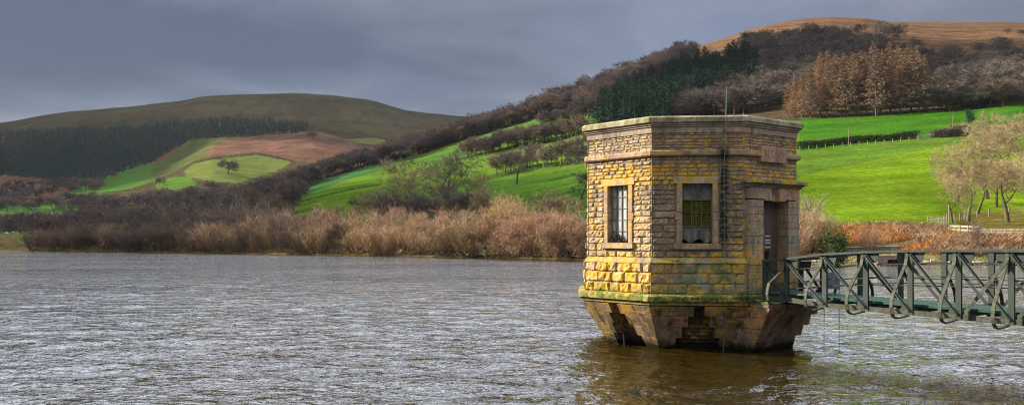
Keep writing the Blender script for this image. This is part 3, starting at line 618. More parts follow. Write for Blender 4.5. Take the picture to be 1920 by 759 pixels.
# windows
M_glass, t, bs, out = mat('dirty_glass'); v = t.obj()
gn = t.noise(t.mapping(v, (2.5, 2.5, .7)), 4, 5, .7); t.l(t.mix(t.ramp(gn, .35, .65), (.20, .21, .20), (.62, .63, .58)), bs.inputs['Base Color']); bs.inputs['Roughness'].default_value = .25; bs.inputs['Specular IOR Level'].default_value = .6
M_glassd, t, bs, out = mat('dark_dirty_glass'); v = t.obj()
gn = t.noise(t.mapping(v, (2, 2, 1.0)), 3.4, 5, .7); t.l(t.mix(t.ramp(gn, .4, .68), (.045, .045, .04), (.24, .24, .20)), bs.inputs['Base Color']); bs.inputs['Roughness'].default_value = .3
M_iron = plain('window_iron', (.12, .135, .125), .7, 30, .4); M_slat = plain('mossy_slat', (.15, .15, .035), .85, 14, .5)
M_nest = plain('twig_nest', (.06, .04, .032), .95, 30, .6)
def window(k, shutters):
    op, su = CUT[k]; u0, u1, z0, z1 = op
    win = empty('window', (0, 0, 0), 0, tower)
    s = MB(); out_ = AP + .035; inn = AP - .30
    zm = z0 + (z1 - z0) * .45
    for (a_, b_) in ((u0 - JW + .02, u0), (u1, u1 + JW - .02)):
        for (za, zb, ex) in ((z0, zm - .08, 0), (zm - .078, zm + .1, .035), (zm + .102, z1, 0)):
            s.cur = rc(PINK + [(.40, .34, .22)], .1); aa, bb = (a_ - ex, b_) if a_ < u0 else (a_, b_ + ex); fbox(s, k, aa, bb, inn, out_ + random.uniform(-.003, .003), za, zb - .003)
    s.cur = rc([(.42, .34, .23)]); fbox(s, k, u0 - JW - .05, u1 + JW + .05, inn, out_ + .006, z1, z1 + .165)
    s.build('surround', M_ash, win, col=True, bevel=.005)
    s = MB(); s.cur = (.40, .30, .2); fbox(s, k, u0 - JW - .04, u1 + JW + .04, inn, out_ + .05, z0 - .135, z0 - .003)
    s.build('sill', M_ash, win, col=True, bevel=.008)
    g = MB(); wi = AP - (.2 if shutters else .13)
    if not shutters:
        fbox(g, k, u0, u1, wi - .012, wi, z0, z1); g.build('pane', M_glass, win)
        b = MB(); n = 4
        for i in range(n + 1):
            u = u0 + (u1 - u0) * i / n; fbox(b, k, u - .009, u + .009, wi + .001, wi + .025, z0, z1)
        for i in range(6):
            z = z0 + (z1 - z0) * (i + .02) / 5.02; fbox(b, k, u0, u1, wi + .002, wi + .02, z - .008, z + .008)
        b.build('glazing_bar', M_iron, win)
        nst = MB()
        for _ in range(260):
            uu = random.uniform(u0 + .01, u1 - .03); ht = .20 * math.exp(-((uu - u0 - .17) / .16) ** 2) + .05
            p = Vector(fp(k, uu, wi + random.uniform(.02, .14), z0 + random.uniform(0, 1) * ht)); d = Vector((random.gauss(0, 1), random.gauss(0, 1), random.gauss(0, .5))).normalized() * random.uniform(.03, .08)
            nst.bar(p - d, p + d, .009, .009)
        fbox(nst, k, u0 + .03, u1 - .06, wi + .01, wi + .12, z0 - .002, z0 + .07)
        no = nst.build('bird_nest', M_nest); no.matrix_world = Matrix.Translation((TX0, TY0, 0)) @ Matrix.Rotation(PSI, 4, 'Z')
        tag(no, 'dark heap of twigs piled on the sill of the sunlit tower window', 'nest')
    else:
        za, zb = z0 + (z1 - z0) * .285, z0 + (z1 - z0) * .73
        fbox(g, k, u0, u1, wi - .012, wi, zb, z1); g.build('pane', M_glassd, win); g = MB()
        # broken lower pane with a ragged edge
        n = 22; bot = [z0 + .055 + .05 * math.sin(i * .55 + 1) + random.uniform(-.008, .008) for i in range(n + 1)]
        for i in range(n): 
            a_, b_ = u0 + (u1 - u0) * i / n, u0 + (u1 - u0) * (i + 1) / n
            g.hexa([fp(k, a_, wi, bot[i]), fp(k, b_, wi, bot[i + 1]), fp(k, b_, wi - .012, bot[i + 1]), fp(k, a_, wi - .012, bot[i]), fp(k, a_, wi, za), fp(k, b_, wi, za), fp(k, b_, wi - .012, za), fp(k, a_, wi - .012, za)])
        g.build('pane', M_glassd, win)
        sl_ = MB(); n = 13
        for i in range(n):
            z = za + (zb - za) * (i + .5) / n; h_ = (zb - za) / n * .36
            sl_.hexa([fp(k, u0, wi + .02, z - h_), fp(k, u1, wi + .02, z - h_), fp(k, u1, wi - .04, z + h_ * .6), fp(k, u0, wi - .04, z + h_ * .6), fp(k, u0, wi + .02, z - h_ + .012), fp(k, u1, wi + .02, z - h_ + .012), fp(k, u1, wi - .04, z + h_ * .6 + .012), fp(k, u0, wi - .04, z + h_ * .6 + .012)])
        for f_ in (0, .5, 1): fbox(sl_, k, u0 + (u1 - u0 - .03) * f_, u0 + (u1 - u0 - .03) * f_ + .03, wi - .03, wi + .004, za, zb)
        fbox(sl_, k, u0, u1, wi - .03, wi + .022, za - .02, za + .012); fbox(sl_, k, u0, u1, wi - .03, wi + .022, zb - .012, zb + .02)
        sl_.build('louvre', M_slat, win)
        b = MB()
        for f_ in (.01, .333, .667, .99): u = u0 + (u1 - u0) * f_; fbox(b, k, u - .007, u + .007, wi + .03, wi + .045, z0 + .1, z1)
        for z in (za, (za + zb) / 2, zb): fbox(b, k, u0, u1, wi + .032, wi + .046, z - .006, z + .006)
        b.build('glazing_bar', M_iron, win)
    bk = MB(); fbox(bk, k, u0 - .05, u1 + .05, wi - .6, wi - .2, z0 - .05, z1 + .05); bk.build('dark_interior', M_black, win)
for k in (-3, -2, -1, 0, 2, 3, 4): window(k, k not in (-1,))
# doorway
dw = empty('doorway', (0, 0, 0), 0, tower); s = MB(); PW = AP + .15; zl = DR[3]
for (a_, b_) in ((-1.0, DR[0]), (DR[1], .95)):
    z = 1.31; i = 0; s = MB()
    while z < zl - .02:
        h_ = min(.165, zl - z); s.cur = rc([(.33, .26, .18), (.29, .235, .17), (.36, .25, .19), (.25, .24, .17)], .12)
        if i % 2: mid = a_ + (b_ - a_) * random.choice([.45, .6]); fbox(s, 1, a_, mid - .002, AP - .25, PW + random.uniform(-.004, .004), z, z + h_ - .004); s.cur = rc([(.33, .26, .18), (.38, .26, .2), (.25, .24, .17)]); fbox(s, 1, mid + .002, b_, AP - .25, PW + random.uniform(-.004, .004), z, z + h_ - .004)
        else: fbox(s, 1, a_, b_, AP - .25, PW + random.uniform(-.004, .004), z, z + h_ - .004)
        z += h_; i += 1
    s.build('pilaster', M_ash, dw, col=True, bevel=.005)
s = MB(); n = 7; zt_ = zl + .27; us = [-1.0 + 1.95 * i / n for i in range(n + 1)]
for i in range(n):
    cc = (us[i] + us[i + 1]) / 2; sp = lambda u: u * 1.10; s.cur = rc(PINK + [(.30, .25, .2)], .15)
    if i == 3: s.cur = (.12, .10, .085)
    dz = -.035 if i in (2, 4) else (-.055 if i == 3 else 0)
    a0_, b0_ = us[i], us[i + 1]; a1_, b1_ = (max(-1.0, sp(a0_)), min(.95, sp(b0_)))
    s.hexa([fp(1, a0_ + .004, PW + .004, zl + .002 + dz), fp(1, b0_ - .004, PW + .004, zl + .002 + dz), fp(1, b0_ - .004, AP - .25, zl + .002 + dz), fp(1, a0_ + .004, AP - .25, zl + .002 + dz), fp(1, a1_ + .004, PW + .004, zt_), fp(1, b1_ - .004, PW + .004, zt_), fp(1, b1_ - .004, AP - .25, zt_), fp(1, a1_ + .004, AP - .25, zt_)])
s.build('lintel', M_ash, dw, col=True, bevel=.005)
s = MB()
for (x_, z0_, z1_) in ((.04, .272, .315), (.09, .317, .35), (.16, .352, .44)):
    for a_, b_ in ((-1.04 - x_ * .5, -.38), (-.376, .33), (.334, .99 + x_ * .5)): s.cur = rc([(.22, .21, .14), (.17, .18, .12)]); fbox(s, 1, a_, b_, AP - .1, PW + x_, zl + z0_, zl + z1_)
s.build('canopy', M_ash, dw, col=True, bevel=.01)['label'] = 'moss darkened stone hood over the door'
M_door, t, bs, out = mat('door_paint'); v = t.obj(); c = t.mix(t.ramp(t.noise(t.mapping(v, (3, 3, .6)), 5, 5), .35, .65), (.075, .05, .042), (.12, .085, .072)); t.l(c, bs.inputs['Base Color']); bs.inputs['Roughness'].default_value = .6
d_ = MB(); n = 9
for i in range(n): a_ = DR[0] + (DR[1] - DR[0]) * i / n; fbox(d_, 1, a_ + .003, a_ + (DR[1] - DR[0]) / n - .003, AP - .20, AP - .16, 1.33, zl)
fbox(d_, 1, DR[0], DR[1], AP - .26, AP - .17, 1.31, zl); door = d_.build('door', M_door, dw)
M_white = plain('notice_white', (.62, .62, .60), .6, 40, .25); M_lock = plain('black_iron', (.015, .015, .017), .5, 20, .3)
for yy_, hh_ in ((442.3, .03), (450, .035), (455.2, .03), (463.2, .03)):
    u_, z_ = px2face(1, 1439.5, yy_, AP - .16); nb_ = MB()
    fbox(nb_, 1, u_ - .10, u_ + .10, AP - .16, AP - .155, z_ - hh_ / 2, z_ + hh_ / 2); nt_ = nb_.build('notice', M_white, door); nt_['label'] = 'small white strip notice on the brown door'
u_, z_ = px2face(1, 1436.5, 477, AP - .16); lk = MB(); fbox(lk, 1, u_ - .035, u_ + .05, AP - .158, AP - .12, z_ - .09, z_ + .07); lk.tube([fp(1, u_ - .02, AP - .1, z_ - .02), fp(1, u_ - .02, AP - .1, z_ + .13), fp(1, u_ + .035, AP - .1, z_ + .13), fp(1, u_ + .035, AP - .1, z_ - .02)], .012)
lk.build('padlock_box', M_lock, door)
# carved stone plaque
pu0, pu1 = px2face(1, 1427, 290, AP + .1)[0], px2face(1, 1474, 290, AP + .1)[0]; pz1, pz0 = px2face(1, 1450, 275, AP + .1)[1], px2face(1, 1450, 305, AP + .1)[1]
s = MB(); s.cur = (.40, .235, .185); fbox(s, 1, pu0, pu1, AP - .05, AP + .115, pz0, pz1)
plaq = s.build('plaque', M_ash, tower, col=True, bevel=.008); plaq['label'] = 'pink sandstone plaque carved with N.C.W'
M_cut = plain('carved_letter', (.17, .095, .07), .9, 30, .3)
cu = bpy.data.curves.new('tmp', 'FONT'); cu.body = 'N.C.W'; cu.size = (pz1 - pz0) * .80; cu.align_x = 'CENTER'; cu.align_y = 'CENTER'; cu.extrude = .002; cu.offset = -.006
to = bpy.data.objects.new('tmp', cu); COL.objects.link(to); bpy.context.view_layer.update()
me = bpy.data.meshes.new_from_object(to.evaluated_get(bpy.context.evaluated_depsgraph_get())); bpy.data.objects.remove(to); me.materials.append(M_cut)
n_, tt_ = nk(1)
wmx = max(v_.co.x for v_ in me.vertices); kx = (pu1 - pu0) * .40 / wmx
for v_ in me.vertices:
    a_ = v_.co.copy(); p = tt_ * (a_.x * kx + (pu0 + pu1) / 2) + n_ * (AP + .1155 + a_.z) + Vector((0, 0, a_.y + (pz0 + pz1) / 2)); v_.co = p
link('lettering', me, plaq)
# lightning conductor
M_cu = plain('green_copper', (.13, .23, .18), .6, 30, .35); s = MB()
w_ = 2.69; uR = px2face(0, 1360.5, 215, w_)[0]; zr = px2face(0, 1362, 161, w_)[1]
s.tube([fp(0, uR - .005, w_, 4.55), fp(0, uR + .005, w_, 5.2), fp(0, uR + .022, w_, zr)], [.011, .011, .007])
for a_ in (-.06, .06): s.tube([fp(0, uR + .018, w_, zr - .09), fp(0, uR + .018 + a_, w_, zr - .10 + .03)], [.005, .003])
for z in (5.27, 5.02, 4.70): fbox(s, 0, uR - .03, uR + .03, 2.53, w_ + .012, z, z + .018)
s.tube([fp(0, uR - .005, w_, 4.6), fp(0, SX0, AP + .12, 4.40), fp(0, SX0, AP + .058, 4.2), fp(0, SX0 + .004, AP + .058, 2.2), fp(0, SX0 + .01, AP + .13, 2.0), fp(0, SX0 + .01, AP + .13, 1.34), fp(0, SX0 + .012, 2.785, 1.28), fp(0, SX0 + .012, 2.785, 1.12), fp(0, SX0 + .01, 2.70, .9), fp(0, SX0, 2.35, -.1)], .0075)
s.build('lightning_conductor', M_cu, tower)
s = MB(); s.tube([fp(-1, OPN[-1][3][0] + .26, 2.06, -.2), fp(-1, OPN[-1][3][0] + .26, 2.10, .35)], .03); s.build('sluice_pipe', M_lock, tower)
# ivy and moss tufts that hang on the ledge under the door
M_ivy = plain('ivy_leaf', (.035, .07, .018), .7, 9, .5)
def leafclump(name, pts, n, size, sig, label, cat, mtl=M_ivy):
    vs = []; fs = []
    for (c_, s_) in pts:
        for _ in range(int(n * s_)):
            p = Vector(c_) + Vector((random.gauss(0, sig * s_), random.gauss(0, sig * s_), random.gauss(0, sig * .7 * s_))); a_ = Vector((random.gauss(0, 1), random.gauss(0, 1), random.gauss(0, 1))).normalized() * size; b_ = a_.orthogonal().normalized() * size * .7
            i = len(vs); vs += [p, p + a_ + b_ * .5, p + a_ * 1.6, p + a_ - b_ * .5]; fs.append((i, i + 1, i + 2, i + 3))
    me = bpy.data.meshes.new(name); me.from_pydata([tuple(v_) for v_ in vs], [], fs); me.materials.append(mtl); o = link(name, me, None, (TX0, TY0, 0), PSI); tag(o, label, cat); return o
def led_p(k, x, y, w_): u, z = px2face(k, x, y, w_); return fp(k, u, w_, z)
leafclump('ivy', [(led_p(0, 1408, 560, 2.8), 1.2), (led_p(0, 1395, 556, 2.8), .8), (fp(1, -.95, 2.95, 1.2), 1.3), (fp(1, -.9, 3.1, 1.16), 1.0)], 170, .026, .07, 'dark green ivy tuft on the ledge corner below the door', 'ivy')
leafclump('ivy', [(led_p(0, 1282, 457, 2.55), .55)], 120, .018, .045, 'small green plant rooted at the louvred window sill', 'plant')
leafclump('moss', [(led_p(0, x, 560 + random.uniform(-3, 3), 2.78), random.uniform(.5, .9)) for x in range(1262, 1345, 9)] + [(led_p(0, x, 492 + random.uniform(-3, 4), 2.58), random.uniform(.3, .5)) for x in range(1262, 1296, 7)], 120, .013, .03, 'dark green moss hanging along the shaded front ledge', 'moss')
# ------------------------------------------------------------------ footbridge
BA = math.radians(-90 + 45) + PSI; bd = Vector((math.cos(BA), math.sin(BA), 0)); bn_ = Vector((-bd.y, bd.x, 0))
BO = Vector((TX0, TY0, 0)) + bd * AP
bridge = empty('footbridge', BO, BA); tag(bridge, 'green riveted iron truss footbridge leading to the tower door', 'footbridge')
M_gr, t, bs, out = mat('green_ironwork'); v = t.obj(); n1_ = t.noise(v, 14, 6, .7); n2_ = t.noise(v, 3, 4)
c = t.mix(t.ramp(n2_, .35, .65), (.014, .026, .022), (.026, .044, .037)); c = t.mix(t.ramp(n1_, .58, .70, 0, .7), c, (.085, .095, .06)); c = t.mix(t.ramp(t.noise(v, 9, 5, .7), .62, .7, 0, .7), c, (.10, .05, .03))
t.l(c, bs.inputs['Base Color']); bs.inputs['Roughness'].default_value = .55; t.l(t.bump(n1_, .35, .01), bs.inputs['Normal'])
M_lt = plain('grey_green_brace', (.060, .066, .046), .6, 14, .6); M_deck = plain('green_deck', (.018, .075, .045), .7, 5, .35); M_wire = plain('rail_steel', (.04, .052, .046), .6, 20, .3)
NP = 17; SP = [.34] + [.9 + .93 * i for i in range(NP)]
topz = lambda s: float(np.interp(s, [.34, .9, 1.83, 2.77, 3.69, 4.61, 5.55, 13, 14, 14.9, 15.8], [2.09, 2.145, 2.257, 2.315, 2.345, 2.362, 2.37, 2.37, 2.32, 2.25, 2.09]))
botz = lambda s: float(np.interp(s, [.34, .9, 1.83, 2.77, 3.69, 4.61, 5.55, 7, 11, 15.8], [1.18, 1.177, 1.10, 1.085, 1.065, 1.045, 1.01, 1.0, 1.0, 1.17]))
dkz = lambda s: float(np.interp(s, [.3, 5.5, 16], [1.345, 1.235, 1.24]))
HW = .72
for side in (-1, 1):
    y = side * HW; tr = empty('truss', (0, 0, 0), 0, bridge); o_ = side
    mb = MB()
    for i in range(len(SP) - 1):
        a_, b_ = SP[i], SP[i + 1]
        mb.hexa([(a_ - (.04 if i == 0 else 0), y - .075, topz(a_) - .05), (b_, y - .075, topz(b_) - .05), (b_, y + .075, topz(b_) - .05), (a_ - (.04 if i == 0 else 0), y + .075, topz(a_) - .05), (a_ - (.04 if i == 0 else 0), y - .075, topz(a_)), (b_, y - .075, topz(b_)), (b_, y + .075, topz(b_)), (a_ - (.04 if i == 0 else 0), y + .075, topz(a_))])
    mb.build('top_chord', M_gr, tr, bevel=.004)
    mb = MB()
    for i in range(len(SP) - 1):
        a_, b_ = SP[i], SP[i + 1]
        for (yy0, yy1, dz0, dz1) in ((y - .055, y + .055, 0, .012), (y - .012, y + .012, .012, .10)):
            mb.hexa([(a_, yy0, botz(a_) + dz0), (b_, yy0, botz(b_) + dz0), (b_, yy1, botz(b_) + dz0), (a_, yy1, botz(a_) + dz0), (a_, yy0, botz(a_) + dz1), (b_, yy0, botz(b_) + dz1), (b_, yy1, botz(b_) + dz1), (a_, yy1, botz(a_) + dz1)])
    mb.build('bottom_chord', M_lt if side < 0 else M_gr, tr)
    for i, s_ in enumerate(SP):
        mb = MB(); zt_, zb_ = topz(s_) - .052, botz(s_) + .013
        mb.box(s_ - .052, s_ + .052, y - .03, y - .014, zb_, zt_); mb.box(s_ - .052, s_ + .052, y + .014, y + .03, zb_, zt_); mb.box(s_ - .01, s_ + .01, y - .0135, y + .0135, zb_, zt_)
        for zz1_ in (zt_ - .05, zt_ - .10, zt_ - .15, zb_ + .05, zb_ + .10, zb_ + .15):
            for ds in (-.024, .024):
                p = (s_ + ds, y + o_ * .030, zz1_); r = .011; mb.add([(p[0] - r, p[1], p[2]), (p[0], p[1], p[2] - r), (p[0] + r, p[1], p[2]), (p[0], p[1], p[2] + r), (p[0], p[1] + o_ * .009, p[2])], [(0, 1, 4), (1, 2, 4), (2, 3, 4), (3, 0, 4)])
        mb.build('post', M_gr, tr)
        g = MB(); e = .24 if i < len(SP) - 1 else 0
        g.hexa([(s_ + .043, y - .006, zt_ - .19), (s_ + .043 + e * .8, y - .006, zt_ - .19), (s_ + .043 + e * .8, y + .006, zt_ - .19), (s_ + .043, y + .006, zt_ - .19), (s_ + .043, y - .006, zt_ + .002), (s_ + .043 + e, y - .006, zt_ + .002), (s_ + .043 + e, y + .006, zt_ + .002), (s_ + .043, y + .006, zt_ + .002)])
        for (du, dz) in ((.08, -.04), (.17, -.04), (.08, -.10), (.2, -.10), (.08, -.16), (.17, -.16)):
            p = (s_ + .03 + du, y + o_ * .006, zt_ + dz); r = .010; g.add([(p[0] - r, p[1], p[2]), (p[0], p[1], p[2] - r), (p[0] + r, p[1], p[2]), (p[0], p[1], p[2] + r), (p[0], p[1] + o_ * .009, p[2])], [(0, 1, 4), (1, 2, 4), (2, 3, 4), (3, 0, 4)])
        g.build('gusset_plate', M_gr, tr); g = MB()
        if i: g.hexa([(s_ - .043 - .2, y - .006, zb_), (s_ - .043, y - .006, zb_), (s_ - .043, y + .006, zb_), (s_ - .243, y + .006, zb_), (s_ - .16, y - .006, zb_ + .2), (s_ - .043, y - .006, zb_ + .2), (s_ - .043, y + .006, zb_ + .2), (s_ - .16, y + .006, zb_ + .2)])
        if i: g.build('gusset_plate', M_gr, tr)
        if i < len(SP) - 1:
            b_ = SP[i + 1]; mid = i >= 8
            lo, hi = ((b_, botz(b_) + .08), (s_, topz(s_) - .08)) if not mid else ((s_, botz(s_) + .08), (b_, topz(b_) - .08))
            mb = MB(); yo = y + o_ * .038
            mb.bar((hi[0], yo, hi[1]), (lo[0], yo, lo[1]), .06, .014, (0, 1, 0)) if False else None
            d = (Vector((lo[0], 0, lo[1])) - Vector((hi[0], 0, hi[1]))).normalized(); pn = Vector((-d.z, 0, d.x)) * .034
            for (q0, q1, hw) in ((.0, .012, 1.0), (.012, .04, .22)):
                A_, B_ = Vector((hi[0], 0, hi[1])), Vector((lo[0], 0, lo[1])); ya, yb = sorted((yo - o_ * .004 + o_ * q0, yo - o_ * .004 + o_ * q1))
                P_ = [A_ - pn * hw, B_ - pn * hw, B_ + pn * hw, A_ + pn * hw]
                mb.hexa([(p.x, ya, p.z) for p in P_] + [(p.x, yb, p.z) for p in P_])
            mb.build('diagonal', M_gr, tr)
            if 5 <= i <= 10:
                mb = MB(); A_, B_ = Vector((b_ - .04, 0, topz(b_) - .2)), Vector((s_ + .17, 0, botz(s_) + .16))
                if mid: A_, B_ = Vector((s_ + .04, 0, topz(s_) - .2)), Vector((b_ - .17, 0, botz(b_) + .16))
                yo2 = sorted((y + o_ * .084, y + o_ * .098)); d = (B_ - A_).normalized(); pn = Vector((-d.z, 0, d.x)) * .032; P_ = [A_ - pn, B_ - pn, B_ + pn, A_ + pn]
                mb.hexa([(p.x, yo2[0], p.z) for p in P_] + [(p.x, yo2[1], p.z) for p in P_]); mb.box(B_.x - .04, B_.x + .04, y + o_ * .02 - .02, y + o_ * .09 + .0, botz(B_.x) + .013, B_.z + .04) if o_ > 0 else mb.box(B_.x - .04, B_.x + .04, y - .09, y, botz(B_.x) + .013, B_.z + .04)
                mb.build('counter_brace', M_lt, tr)
        # outrigger: a flat bar that leaves the post head, bows out and curls back under the bottom chord
        if i >= 1:
            zt2 = topz(s_); zb2 = botz(s_); pts = [(0.035, zt2 - .06), (.042, zt2 - .17), (.09, zt2 - .29)]
            pts += [(.10 + (.64 - .10) * q, (zt2 - .29) + (zb2 + .42 - zt2 + .29) * q) for q in (.33, .66, 1)]
            pts += [(.70, zb2 + .30), (.72, zb2 + .18), (.69, zb2 + .06), (.60, zb2 - .015), (.46, zb2 - .045), (.2, zb2 - .03), (0, zb2 - .012)]
            mb = MB(); L = len(pts)
            for j in range(L):
                p = Vector(pts[j]); d = (Vector(pts[min(j + 1, L - 1)]) - Vector(pts[max(j - 1, 0)])).normalized(); n = Vector((-d.y, d.x)) * .014
                for sx, sn in ((-.034, -1), (.034, -1), (.034, 1), (-.034, 1)): q = p + n * sn; mb.v.append((s_ - .06 + sx, y + o_ * q.x * .9, q.y)); mb.c.append((1, 1, 1))
                if j:
                    b0 = (j - 1) * 4; b1 = j * 4
                    for e_ in range(4): mb.f.append((b0 + e_, b0 + (e_ + 1) % 4, b1 + (e_ + 1) % 4, b1 + e_))
            mb.f += [(0, 1, 2, 3), tuple((L - 1) * 4 + q for q in (3, 2, 1, 0))]
            mb.build('outrigger', M_lt if side < 0 else M_gr, tr, bevel=.004)
    for hz in (.28, .56, .70):
        mb = MB(); mb.tube([(s_, y - o_ * .05, topz(s_) - hz) for s_ in SP], .011, 5); mb.build('handrail', M_wire, tr)
mb = MB()
for i in range(len(SP) - 1):
    a_, b_ = SP[i], SP[i + 1]
    for (y0, y1) in ((-.58, -.2), (-.195, .195), (.2, .58)):
        mb.hexa([(a_ + .003, y0, dkz(a_) - .05), (b_ - .003, y0, dkz(b_) - .05), (b_ - .003, y1, dkz(b_) - .05), (a_ + .003, y1, dkz(a_) - .05), (a_ + .003, y0, dkz(a_)), (b_ - .003, y0, dkz(b_)), (b_ - .003, y1, dkz(b_)), (a_ + .003, y1, dkz(a_))])
mb.hexa([(.1, -.58, 1.29), (SP[0], -.58, 1.29), (SP[0], .58, 1.29), (.1, .58, 1.29), (.1, -.58, 1.345), (SP[0], -.58, 1.345), (SP[0], .58, 1.345), (.1, .58, 1.345)])
mb.build('deck', M_deck, bridge)['label'] = 'faded green walking deck'
for s_ in SP:
    mb = MB(); z = botz(s_); mb.box(s_ - .04, s_ + .04, -HW + .035, HW - .035, z + .03, min(z + .13, dkz(s_) - .055)); mb.build('cross_beam', M_gr, bridge)
M_sign = plain('grey_sheet', (.20, .225, .26), .55, 2, .12)
mb = MB(); mb.box(1.02, 1.38, HW - .09, HW - .075, 1.42, 1.80); mb.build('sheet_panel', M_sign, bridge)['label'] = 'plain grey sheet fixed inside the far rail'
mb = MB(); mb.box(1.15, 1.35, -HW + .02, -HW + .12, dkz(1.2) + .002, dkz(1.2) + .03); mb.tube([(1.2, -HW + .06, dkz(1.2)), (1.2, -HW + .06, dkz(1.2) + .07)], .012); mb.tube([(1.3, -HW + .06, dkz(1.2)), (1.3, -HW + .06, dkz(1.2) + .07)], .012); mb.build('deck_clamp', M_iron, bridge)
M_cord = plain('dark_cord', (.05, .035, .03), .8, 20, .3)
for (s_, y, lab) in ((.92, HW + .03, 'thin dark line hanging from the bridge into the water, closer to the tower'), (1.30, HW + .03, 'thin dark line hanging from the bridge into the water, farther from the tower')):
    mb = MB(); mb.tube([(0, 0, 1.9), (.005, .004, 1.0), (0, 0, -.1)], .006, 5); q = BO + bd * s_ + bn_ * y
    tag(mb.build('hanging_line', M_cord, loc=(q.x, q.y, 0)), lab, 'line')
# ------------------------------------------------------------------ vegetation
def seg_mesh(name, segs, twigs, mats, nside=4):
    """segs: (p0, p1, r0, r1) as tapered tubes; twigs: (p0, p1, r) as thin blades"""
    Vs, Fs, mi = [], [], []; base = 0
    if len(segs):
        A = np.array([s[0] for s in segs]); B = np.array([s[1] for s in segs]); R0 = np.array([s[2] for s in segs]); R1 = np.array([s[3] for s in segs])
        d = B - A; d /= np.linalg.norm(d, axis=1)[:, None] + 1e-9; up = np.tile([.31, .17, .93], (len(A), 1)); x = np.cross(d, up); x /= np.linalg.norm(x, axis=1)[:, None] + 1e-9; y = np.cross(x, d)
        n = len(A); ring = []
        for k in range(nside):
            a = 2 * math.pi * k / nside; ring.append(x * math.cos(a) + y * math.sin(a))
        V0 = np.stack([A + r * R0[:, None] for r in ring], 1); V1 = np.stack([B + r * R1[:, None] for r in ring], 1)
        V = np.concatenate([V0, V1], 1).reshape(-1, 3); Vs.append(V); b = np.arange(n) * 2 * nside
        for k in range(nside): Fs.append(np.stack([b + k, b + (k + 1) % nside, b + nside + (k + 1) % nside, b + nside + k], -1)); mi.append(np.zeros(n))
        base = len(V)
    if len(twigs):
        A = np.array([s[0] for s in twigs]); B = np.array([s[1] for s in twigs]); R = np.array([s[2] for s in twigs]); d = B - A
        x = np.cross(d, rng.normal(size=d.shape)); x /= np.linalg.norm(x, axis=1)[:, None] + 1e-9
        V = np.stack([A - x * R[:, None], A + x * R[:, None], B + x * R[:, None] * .25, B - x * R[:, None] * .25], 1).reshape(-1, 3); Vs.append(V)
        b = base + np.arange(len(A)) * 4; Fs.append(np.stack([b, b + 1, b + 2, b + 3], -1)); mi.append(np.ones(len(A)) if len(mats) > 1 else np.zeros(len(A)))
    return np_mesh(name, np.concatenate(Vs), Fs, mats, np.concatenate(mi))
def rdir(r_, d, ang):
    d = Vector(d); o = d.orthogonal().normalized(); o = Matrix.Rotation(r_.uniform(0, 6.283), 3, d) @ o
    return (d * math.cos(ang) + o * math.sin(ang)).normalized()
def oak(seed, Ht=12.0, maxl=4, kids=2, ntw=4, tw=.02, wide=.62, lean=0, low=.26, up=.10, rt=.028, stems=1):
    r_ = random.Random(seed); segs, tws = [], []
    def br(p, d, L, r, l):
        n = 3 if l < maxl else 2
        for i in range(n):
            wob = .16 if l else .07
            d = (d + Vector((r_.gauss(0, wob), r_.gauss(0, wob), r_.gauss(0, wob) + (up if l else .05)))).normalized()
            q = p + d * (L / n); ra, rb = r * (1 - .22 * i), r * (1 - .22 * (i + 1)); segs.append((tuple(p), tuple(q), ra, rb))
            if l < maxl:
                nk_ = kids if (l or i >= 1) else 0
                for c in range(nk_ + (1 if (i == n - 1) else 0)):
                    br(q, rdir(r_, d, math.radians(r_.uniform(28, 62)) * (wide + .4) if c or l else math.radians(r_.uniform(12, 30))), L * r_.uniform(.52, .76), rb * .66, l + 1)
            else:
                for c in range(ntw):
                    dd = rdir(r_, d, math.radians(r_.uniform(15, 60))); dd = (dd + Vector((0, 0, .18))).normalized(); tws.append((tuple(q), tuple(q + dd * L * r_.uniform(.5, 1.1)), tw * r_.uniform(.6, 1.2)))
            p = q
    for s_ in range(stems):
        d0 = Vector((r_.gauss(0, .09 + .25 * (stems > 1)) + lean, r_.gauss(0, .09 + .25 * (stems > 1)), 1)).normalized()
        br(Vector((r_.gauss(0, .2 * (stems > 1)), r_.gauss(0, .2 * (stems > 1)), -.3)), d0, Ht * (low + .12), Ht * rt / stems ** .5, 0)
    zs = max(s[1][2] for s in tws) if tws else Ht; k = Ht / zs
    S = lambda p: (p[0] * k, p[1] * k, p[2] * k)
    return [(S(a), S(b), c * k, d * k) for a, b, c, d in segs], [(S(a), S(b), c) for a, b, c in tws]
def brush(seed, Ht=5.0, stems=26, tw=.025, spread=.5, n2=8, n3=3):
    r_ = random.Random(seed); segs, tws = [], []
    for s_ in range(stems):
        a = r_.uniform(0, 6.283); rr = r_.random() ** .5; p = Vector((math.cos(a), math.sin(a), 0)) * rr * Ht * .32 * spread / .5; p.z = -.1
        d = Vector((math.cos(a) * rr * spread, math.sin(a) * rr * spread, 1)).normalized(); L = Ht * (1.05 - .42 * rr ** 2) * r_.uniform(.75, 1.08); n = 4; r = .045
        for i in range(n):
            d = (d + Vector((r_.gauss(0, .07), r_.gauss(0, .07), .03))).normalized(); q = p + d * L / n; segs.append((tuple(p), tuple(q), r * (1 - .2 * i), r * (1 - .2 * (i + 1))))
            for c in range(n2 if i else 4):
                o = p.lerp(q, r_.random()); dd = rdir(r_, d, math.radians(r_.uniform(20, 55))); dd = (dd + Vector((0, 0, .25))).normalized(); l2 = Ht * r_.uniform(.12, .28); e = o + dd * l2; tws.append((tuple(o), tuple(e), tw))
                for c2 in range(n3):
                    oo = o.lerp(e, r_.uniform(.3, 1)); d3 = rdir(r_, dd, math.radians(r_.uniform(20, 50))); tws.append((tuple(oo), tuple(oo + d3 * l2 * r_.uniform(.3, .7)), tw * .7))
            p = q
    return segs, tws
